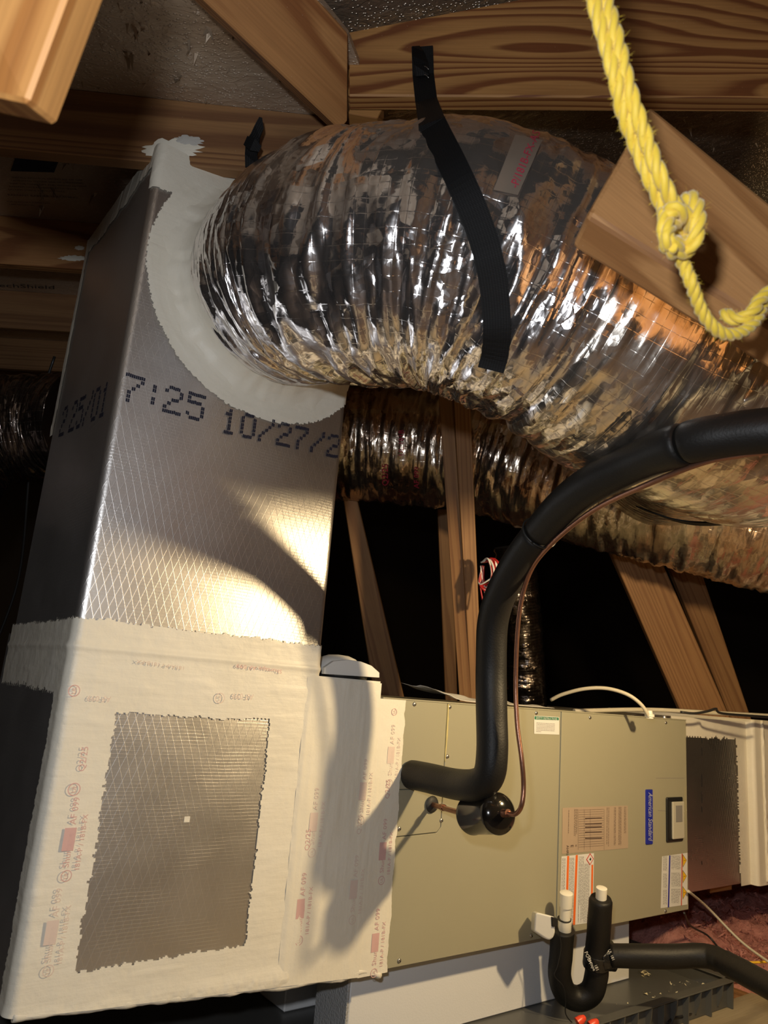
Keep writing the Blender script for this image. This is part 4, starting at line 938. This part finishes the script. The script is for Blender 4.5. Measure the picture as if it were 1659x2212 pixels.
# ---------------------------------------------------------------- foam supports, pan, platform
PZ = -0.763
fb = thing('foam_support', 'long white foam block carrying the cabinet front', 'foam block', (1.5, 1.43, PZ))
box('foam_body', 1.084, 2.10, YF + 0.073, YF + 0.19, PZ, CB - 0.001, m_styro, fb, 0.003)
o = box('grey_end', 1.078, 1.085, YF + 0.073, YF + 0.191, PZ, CB - 0.001, m_styro_grey, fb, 0.001); o['label'] = 'rough grey left end of foam'  # thin slab over the left end, greyer than the foam body
q = at_z(613, 2188, PZ)
fb2 = tag(box('foam_support', q.x, q.x + 0.25, q.y, q.y + 0.12, PZ, CB - 0.002, m_styro, None, 0.003), 'smaller white foam block in shadow under the plenum', 'foam block')
q = at_z(1300, 2212, -0.70)
pan = thing('drain_pan', 'dark grey plastic drain pan with ribbed rim under the cabinet', 'pan', (1.4, 1.6, -0.765))
PX0, PX1, PY0, PY1, RZ, BZ = 0.30, 2.31, 1.215, 2.05, -0.725, -0.798
box('pan_floor', PX0, PX1, PY0 + 0.03, PY1, PZ - 0.006, PZ - 0.001, m_pan, pan, 0)
for nm_, x0, x1, y0, y1 in (('rim', PX0, PX1 + 0.01, PY0, PY0 + 0.028), ('rim', PX0, PX1 + 0.01, PY1 - 0.03, PY1), ('rim', PX1 - 0.03, PX1 + 0.01, PY0 + 0.001, PY1 - 0.001), ('rim', PX0, PX0 + 0.03, PY0 + 0.001, PY1 - 0.001)):
    box(nm_, x0, x1, y0, y1, RZ - 0.004, RZ, m_pan, pan, 0.0015)
for x0, x1, y0, y1 in ((PX0 + .01, PX1 - 0.02, PY0 + 0.02, PY0 + 0.025), (PX0 + .01, PX1 - .02, PY1 - 0.025, PY1 - 0.02), (PX1 - 0.025, PX1 - 0.02, PY0 + 0.02, PY1 - 0.02), (PX0 + 0.012, PX0 + 0.017, PY0 + 0.02, PY1 - 0.02)):
    box('pan_wall', x0, x1, y0, y1, BZ, RZ - 0.003, m_pan, pan, 0.0008)
for k in range(16):
    x = PX1 - 0.03 - k * 0.115
    f = [Vector((x, PY0 + 0.022, BZ)), Vector((x, PY0 + 0.022, RZ - 0.004)), Vector((x, PY0 + 0.001, RZ - 0.004)), Vector((x, PY0 + 0.004, BZ))]
    bm_obj('rib', hull8(f, [v + Vector((0.004, 0, 0)) for v in f], 0), m_pan, pan)
    x += 0.06; f = [Vector((x, PY0 + 0.022, BZ + 0.01)), Vector((x, PY0 + 0.022, RZ - 0.004)), Vector((x, PY0 + 0.001, RZ - 0.004)), Vector((x, PY0 + 0.004, RZ - 0.03)), Vector((x, PY0 + 0.016, BZ + 0.012))]
    if k: bm_obj('rib', hull8(f, [v + Vector((0.004, 0, 0)) for v in f], 0), m_pan, pan)
# puddle stain and crumbs in the pan
vs, fs = [], []
for _ in range(90):
    px, py = rng.uniform(1330, 1540), rng.uniform(2095, 2175); q = at_z(px, py, PZ)
    if not (PX0 < q.x < PX1 - .03 and PY0 + .03 < q.y < YF): continue
    s_ = rng.uniform(0.001, 0.004); i = len(vs); vs += [q + Vector((s_ * rng.normal(), s_ * rng.normal(), abs(s_ * rng.normal()))) for _ in range(4)]; fs += [(i, i + 1, i + 2), (i, i + 2, i + 3)]
for _ in range(26):
    q = at_z(1393 + rng.normal() * 5, 2103 + rng.normal() * 3, PZ); i = len(vs); s_ = 0.005; vs += [q + Vector((s_ * rng.normal(), s_ * rng.normal(), abs(s_ * rng.normal()))) for _ in range(3)]; fs += [(i, i + 1, i + 2)]
tag(pydata('foam_crumbs', vs, fs, plain('pale crumbs', (0.62, 0.55, 0.36), 0.7)), 'pale crumbs scattered on the drain pan floor', 'debris', kind='stuff')
q = at_z(1515, 2103, PZ)
tag(pydata('insulation_scrap', [q + Vector((0.05 * math.cos(a) * (0.7 + 0.3 * math.sin(3 * a)), 0.02 * math.sin(a), 0.004)) for a in np.linspace(0, 6.0, 14)] + [q + Vector((0, 0, 0.013))], [(k, (k + 1) % 14, 14) for k in range(14)], plain('salmon scrap', (0.55, 0.25, 0.16), 0.8)), 'flat salmon-coloured scrap lying in the pan corner', 'scrap')
for k in range(3):
    o = box('platform_board', 0.1, (2.47, 2.33, 2.33)[k], 0.55 + k * 0.72, 1.262 + k * 0.72, BZ - 0.02, BZ - 0.001, m_ply, None, 0.001)
    tag(o, ('front plywood platform board beside the pan', 'middle plywood platform board under the drain pan', 'rear plywood platform board behind the cabinet')[k], 'plywood')
for k, (x0, x1) in enumerate(((0.3, 0.34), (1.2, 1.24), (2.48, 2.52))):
    tag(box('ceiling_joist', x0, x1, 0.2, 3.5, -0.90, BZ - 0.021, m_stud, None, 0.001, L=(0, 1, 0)), ('joist carrying the left end of the platform', 'joist carrying the platform middle', 'joist along the right end of the platform')[k], 'joist')
tag(slab('lumber_offcut', [P(246, 2178, 1.75), P(336, 2160, 1.75), P(336, 2290, 1.75), P(240, 2290, 1.75)], 0.09, m_pine_light, bev=0.002), 'orange lumber block under the lower left corner of the plenum', 'wood block')
# pink insulation bed
n, m = 230, 230; xx, yy = np.meshgrid(np.linspace(2.2, 6.5, n), np.linspace(0.3, 6.0, m), indexing='ij')
hz = -0.80 + 0.05 * noise2(xx * 3, yy * 3, 101, 3) + 0.035 * noise2(xx * 14, yy * 14, 102, 4) + 0.02 * np.abs(noise2(xx * 40, yy * 40, 103, 3))
hz += 0.018 * noise2(xx * 60, yy * 60, 104, 2) + 0.06 * np.clip((xx - 2.6) * 2, 0, 1) - 0.10 * np.clip((2.62 - xx) * 8, 0, 1) * (yy < 1.9)
grid = grid_obj('pink_insulation', np.stack([xx, yy, hz], -1), m_fluff); tag(grid, 'pink fibreglass insulation spread over the attic floor at right', 'insulation', kind='stuff')
cl = []
fv, ff = [], []
for k in range(15000):
    x = rng.uniform(2.4, 4.4); y = rng.uniform(0.9, 3.6); i_ = int((x - 2.2) / 4.3 * (n - 1)); j_ = int((y - 0.3) / 5.7 * (m - 1)); z = hz[i_, j_]
    c = np.array([x, y, z + 0.004]); d = rng.normal(size=3) * 0.011; e = rng.normal(size=3) * 0.0022; g_ = rng.normal(size=3) * 0.006 + [0, 0, 0.004]; i = len(fv); fv += [c - d, c + e + g_, c + d, c - e + g_]; ff += [(i, i + 1, i + 3), (i + 1, i + 2, i + 3)]
tag(pydata('insulation_tufts', [list(v) for v in fv], ff, m_fluff), 'loose tufts standing out of the pink insulation', 'insulation', kind='stuff')
# black cable across the platform, thin wires
tag(sweep('black_cable', [P(1440, 2212, 1.93), P(1452, 2200, 1.95), P(1490, 2190, 2.0), P(1503, 2172, 2.05), P(1540, 2165, 2.08), P(1556, 2150, 2.13), P(1558, 2135, 2.16)], 0.0045, m_black, None, 8), 'black cable lying on the plywood beside the pan rim', 'cable')
tube_thing('tied_wire', [P(1487, 1925, 2.25), P(1530, 1962, 2.4), P(1600, 2033, 2.35), P(1670, 2085, 2.25)], 0.004, m_cable, 'pale twisted wire slanting across the pink insulation', 'wire')
tube_thing('thin_wire', [P(1478, 1972, 2.2), P(1492, 2000, 2.3), P(1530, 2022, 2.35), P(1560, 2058, 2.3)], 0.003, m_black, 'thin dark wire dropping from the cabinet corner onto insulation', 'wire')
tube_thing('yellow_wire', [P(1598, 2078, 2.3), P(1630, 2079, 2.3), P(1680, 2076, 2.3)], 0.0035, m_yellow, 'yellow wire on the insulation behind the drain pipe', 'wire')
tube_thing('left_cable', [P(118, 770, 1.98), P(85, 870, 2.0), P(66, 960, 2.02), P(60, 1060, 2.05), P(40, 1250, 2.1), P(-20, 1420, 2.1)], 0.0035, m_black, 'thin black cable hanging left of the plenum', 'cable')

# ---------------------------------------------------------------- condensate drain trap
DD = 1.86
trap = thing('drain_trap', 'u-shaped condensate trap in black insulation with white pipe ends', 'pipe', tuple(P(1250, 2165, DD)))
RI = 0.029
sweep('insulation_u', [P(1216, 2008, DD), P(1212, 2060, DD), P(1209, 2110, DD), P(1222, 2144, DD), P(1250, 2157, DD), P(1278, 2142, DD), P(1288, 2108, DD), P(1289, 2086, DD)], RI, m_foam, trap, 26, disp=lambda s, a: 0.001 * noise2(s * 30, np.cos(a) + 5, 9))
sweep('insulation_riser', [P(1288, 2074, DD), P(1291, 2040, DD), P(1295, 1985, DD - 0.01), P(1298, 1940, DD - 0.015)], RI, m_foam, trap, 26, disp=lambda s, a: 0.001 * noise2(s * 30, np.cos(a) + 5, 19) - 0.004 * np.exp(-(s.max() - s) / 0.004))
lathe('pipe_stub', [(0, 0.0135), (0.03, 0.0135), (0.031, 0.011)], P(1298, 1944, DD - 0.015), P(1299, 1930, DD) - P(1297, 1960, DD), m_pvc, trap, 24)
up = P(1223, 1930, DD) - P(1219, 2010, DD)
lathe('pipe_riser', [(-0.005, 0.0135), (up.length * 0.9, 0.0135)], P(1219, 2010, DD), up, m_pvc, trap, 24)
lathe('pipe_coupling', [(0, 0.0165), (0.001, 0.0170), (0.028, 0.0170), (0.029, 0.015)], P(1219, 2011, DD), up, m_pvc, trap, 24)
lathe('pipe_cap', [(0, 0.0162), (0.026, 0.0168), (0.034, 0.0165), (0.0365, 0.012)], P(1222, 1958, DD), up, m_pvc, trap, 24)
lathe('black_band', [(0, 0.0175), (0.002, 0.0175)], P(1219, 1986, DD), up, m_black, trap, 24)
br = sweep('drain_line', [P(1318, 2064, DD - 0.01), P(1370, 2065, DD - 0.02), P(1450, 2066, DD - 0.03), P(1510, 2064, DD - 0.04), P(1545, 2070, DD - 0.06), P(1590, 2092, DD - 0.12), P(1670, 2135, DD - 0.25), P(1720, 2160, DD - 0.3)], 0.0275, m_foam, None, 26, disp=lambda s, a: 0.0008 * noise2(s * 12, np.cos(a) + 5, 29) + 0.0016 * np.exp(-((s - 0.265) / 0.02) ** 2) * np.sin(s * 500))
tag(br, 'black insulated drain line running right over the drain pan', 'pipe')
tape = thing('insulation_tape', 'shiny black tape with white lettering wrapped around the drain tee', 'tape', tuple(P(1290, 2070, DD)))
m_tape = plain('glossy black tape', (0.010, 0.010, 0.010), 0.16, 0, (120, 0.7, 0.004))
sweep('tape_wrap', [P(1289, 2086, DD), P(1289, 2072, DD), P(1290, 2058, DD)], 0.0335, m_tape, tape, 26, disp=lambda s, a: 0.002 * noise2(s * 60, np.cos(a) * 3 + 5, 39))
sweep('tape_wrap', [P(1296, 2066, DD), P(1310, 2065, DD), P(1326, 2065, DD)], 0.033, m_tape, tape, 26, disp=lambda s, a: 0.004 * noise2(s * 60, np.cos(a) * 3 + 5, 49))
for s_, px, py, sz in (('PC SH', 1262, 2057, 0.012), ('Shurtape', 1268, 2066, 0.011), ('181', 1283, 2085, 0.011), ('UL 181', 1313, 2052, 0.010)):
    q = P(px, py, DD - 0.041); xd = P(px + 6, py + 14, DD - 0.041) - q; text('tape_lettering', s_, sz, q, xd, Vector(R @ np.array([-xd.dot(Vector(R[:, 1])) , 0, 0])) if False else Vector(R @ np.array([14.0, -6.0, 0])), m_white, tape)
# float switch
fs_ = thing('float_switch', 'white square float switch on the cabinet beside the drain pipe', 'switch', tuple(P(1165, 1998, DD + 0.03)))
lathe('switch_stub', [(0, 0.022), (0.03, 0.022), (0.031, 0.018)], at_y(1166, 1998, YF), (0, -1, 0), m_white, fs_, 24)
pl_ = (P(1180, 2000, DD - 0.07), Vector(R @ np.array([0.0, 0.0, 1.0])).normalized())
f = [on(1160, 1971, pl_), on(1199, 1981, pl_), on(1199, 2016, pl_), on(1195, 2026, pl_), on(1188, 2031, pl_), on(1180, 2029, pl_), on(1154, 2012, pl_), on(1156, 1976, pl_)]
bm_obj('switch_body', hull8(f, [v * 1.022 + Vector((0, 0.012, 0)) for v in f], 0.004, 3), m_white, fs_)
f2 = [on(1190, 1980, pl_), on(1203, 1983, pl_), on(1203, 2001, pl_), on(1191, 2002, pl_)]
bm_obj('switch_plug', hull8([v + Vector((0, -0.004, 0)) for v in f2], [v + Vector((0, 0.02, 0)) for v in f2], 0.002, 2), m_black, fs_)
sweep('switch_wire', [P(1203, 1998, DD - 0.04), P(1212, 2040, DD - 0.035), P(1205, 2085, DD - 0.04), P(1198, 2108, DD - 0.04), P(1216, 2130, DD - 0.04), P(1222, 2160, DD - 0.04), P(1222, 2190, DD - 0.03), P(1240, 2212, DD - 0.02), P(1270, 2225, DD)], 0.0014, m_black, fs_, 6)
for k, (px, py) in enumerate(((1247, 2209), (1275, 2217))):
    nut = lathe('wire_nut', [(0, 0.011), (0.012, 0.010), (0.022, 0.006), (0.024, 0.003)], P(px, py, DD - 0.12), (0.5, -0.2, 0.3), plain('red orange plastic', (0.75, 0.07, 0.03), 0.35), None, 14)
    tag(nut, ('red wire connector left of its orange twin at the bottom edge', 'orange wire connector nearest the bottom edge below the trap')[k], 'wire connector')

# ---------------------------------------------------------------- yellow rope
rope = thing('yellow_rope', 'fuzzy yellow rope hanging knotted in front of the timbers', 'rope', tuple(P(1290, -60, 0.60)))
def twisted(name, path, R0, parent, pitch=0.022, strands=3, n=None, fuzz=True):
    c = catmull(path, 12); L_ = np.linalg.norm(np.diff(c, axis=0), axis=1).sum(); n = n or max(12, int(L_ / 0.0022)); c, s = resample(c, n); T, N, B = frames(c)
    for k in range(strands):
        ph = 2 * math.pi * (s / pitch + k / strands); q = c + (np.cos(ph)[:, None] * N + np.sin(ph)[:, None] * B) * R0 * 0.52
        sweep(name, [Vector(v) for v in q[::2]], R0 * 0.56, m_rope, parent, 8, sub=1, n=None)
    if fuzz:
        vs, fs = [], []
        for _ in range(int(L_ * 1500)):
            i = rng.integers(0, n); a = rng.uniform(0, 6.28); d = math.cos(a) * N[i] + math.sin(a) * B[i]; q = c[i] + d * R0 * 0.95; e = q + d * rng.uniform(0.001, 0.004) + rng.normal(size=3) * 0.0015; w_ = T[i] * 0.00018
            j = len(vs); vs += [q - w_, q + w_, e]; fs.append((j, j + 1, j + 2))
        o = pydata('fibre_fuzz', [list(v) for v in vs], fs, m_rope, parent); o['kind'] = 'stuff'
ZR = 0.62
offp = 13
pa_ = [P(1190, -420, ZR), P(1232, -220, ZR), P(1270, -60, ZR), P(1285, 10, ZR), P(1308, 90, ZR), P(1330, 170, ZR), P(1347, 245, ZR + .01), P(1374, 315, ZR + .02), P(1401, 380, ZR + .02), P(1428, 440, ZR + .03), P(1440, 470, ZR + .03)]
pb_ = [P(1212, -420, ZR), P(1256, -220, ZR + .004), P(1296, -60, ZR + .006), P(1311, 10, ZR), P(1333, 90, ZR - .003), P(1352, 170, ZR), P(1376, 245, ZR + .005), P(1401, 315, ZR + .01), P(1424, 375, ZR + .01), P(1450, 430, ZR + .02), P(1466, 460, ZR + .03)]
twisted('rope_strand', pa_, 0.0066, rope, 0.05); twisted('rope_strand', pb_, 0.0066, rope, 0.05)
# knot: wraps
def loop(cx, cy, rx, ry, dz, tilt, turns, dep, ph=0.0, n=26):
    out = []
    for k in range(n):
        a = ph + 2 * math.pi * turns * k / (n - 1); x = rx * math.cos(a); y = ry * math.sin(a) + (k / (n - 1) - 0.5) * 10; ct, st = math.cos(tilt), math.sin(tilt)
        out.append(P(cx + ct * x - st * y, cy + st * x + ct * y, dep + dz * math.sin(a + 1.2)))
    return out
twisted('rope_knot', loop(1466, 480, 33, 20, 0.020, 0.9, 1.3, ZR + .03), 0.0068, rope, 0.05)
twisted('rope_knot', loop(1466, 505, 30, 22, 0.022, -0.7, 1.2, ZR + .03, 2.0), 0.0068, rope, 0.05)
twisted('rope_knot', [P(1440, 455, ZR + .02), P(1437, 500, ZR + .01), P(1446, 540, ZR + .02), P(1478, 545, ZR + .03), P(1500, 520, ZR + .02), P(1508, 470, ZR + .02), P(1500, 435, ZR + .03), P(1480, 425, ZR + .04)], 0.007, rope, 0.05)
pc_ = [P(1462, 540, ZR + .03), P(1478, 575, ZR + .04), P(1493, 610, ZR + .04), P(1506, 650, ZR + .05), P(1530, 695, ZR + .06), P(1566, 722, ZR + .07), P(1606, 716, ZR + .08), P(1634, 690, ZR + .09), P(1648, 660, ZR + .10), P(1680, 610, ZR + .12)]
twisted('rope_tail', pc_, 0.0062, rope, 0.03)
twisted('rope_knot', [P(1562, 676, ZR + .10), P(1590, 690, ZR + .09), P(1622, 678, ZR + .085), P(1640, 650, ZR + .09), P(1668, 625, ZR + .10)], 0.0066, rope, 0.04)
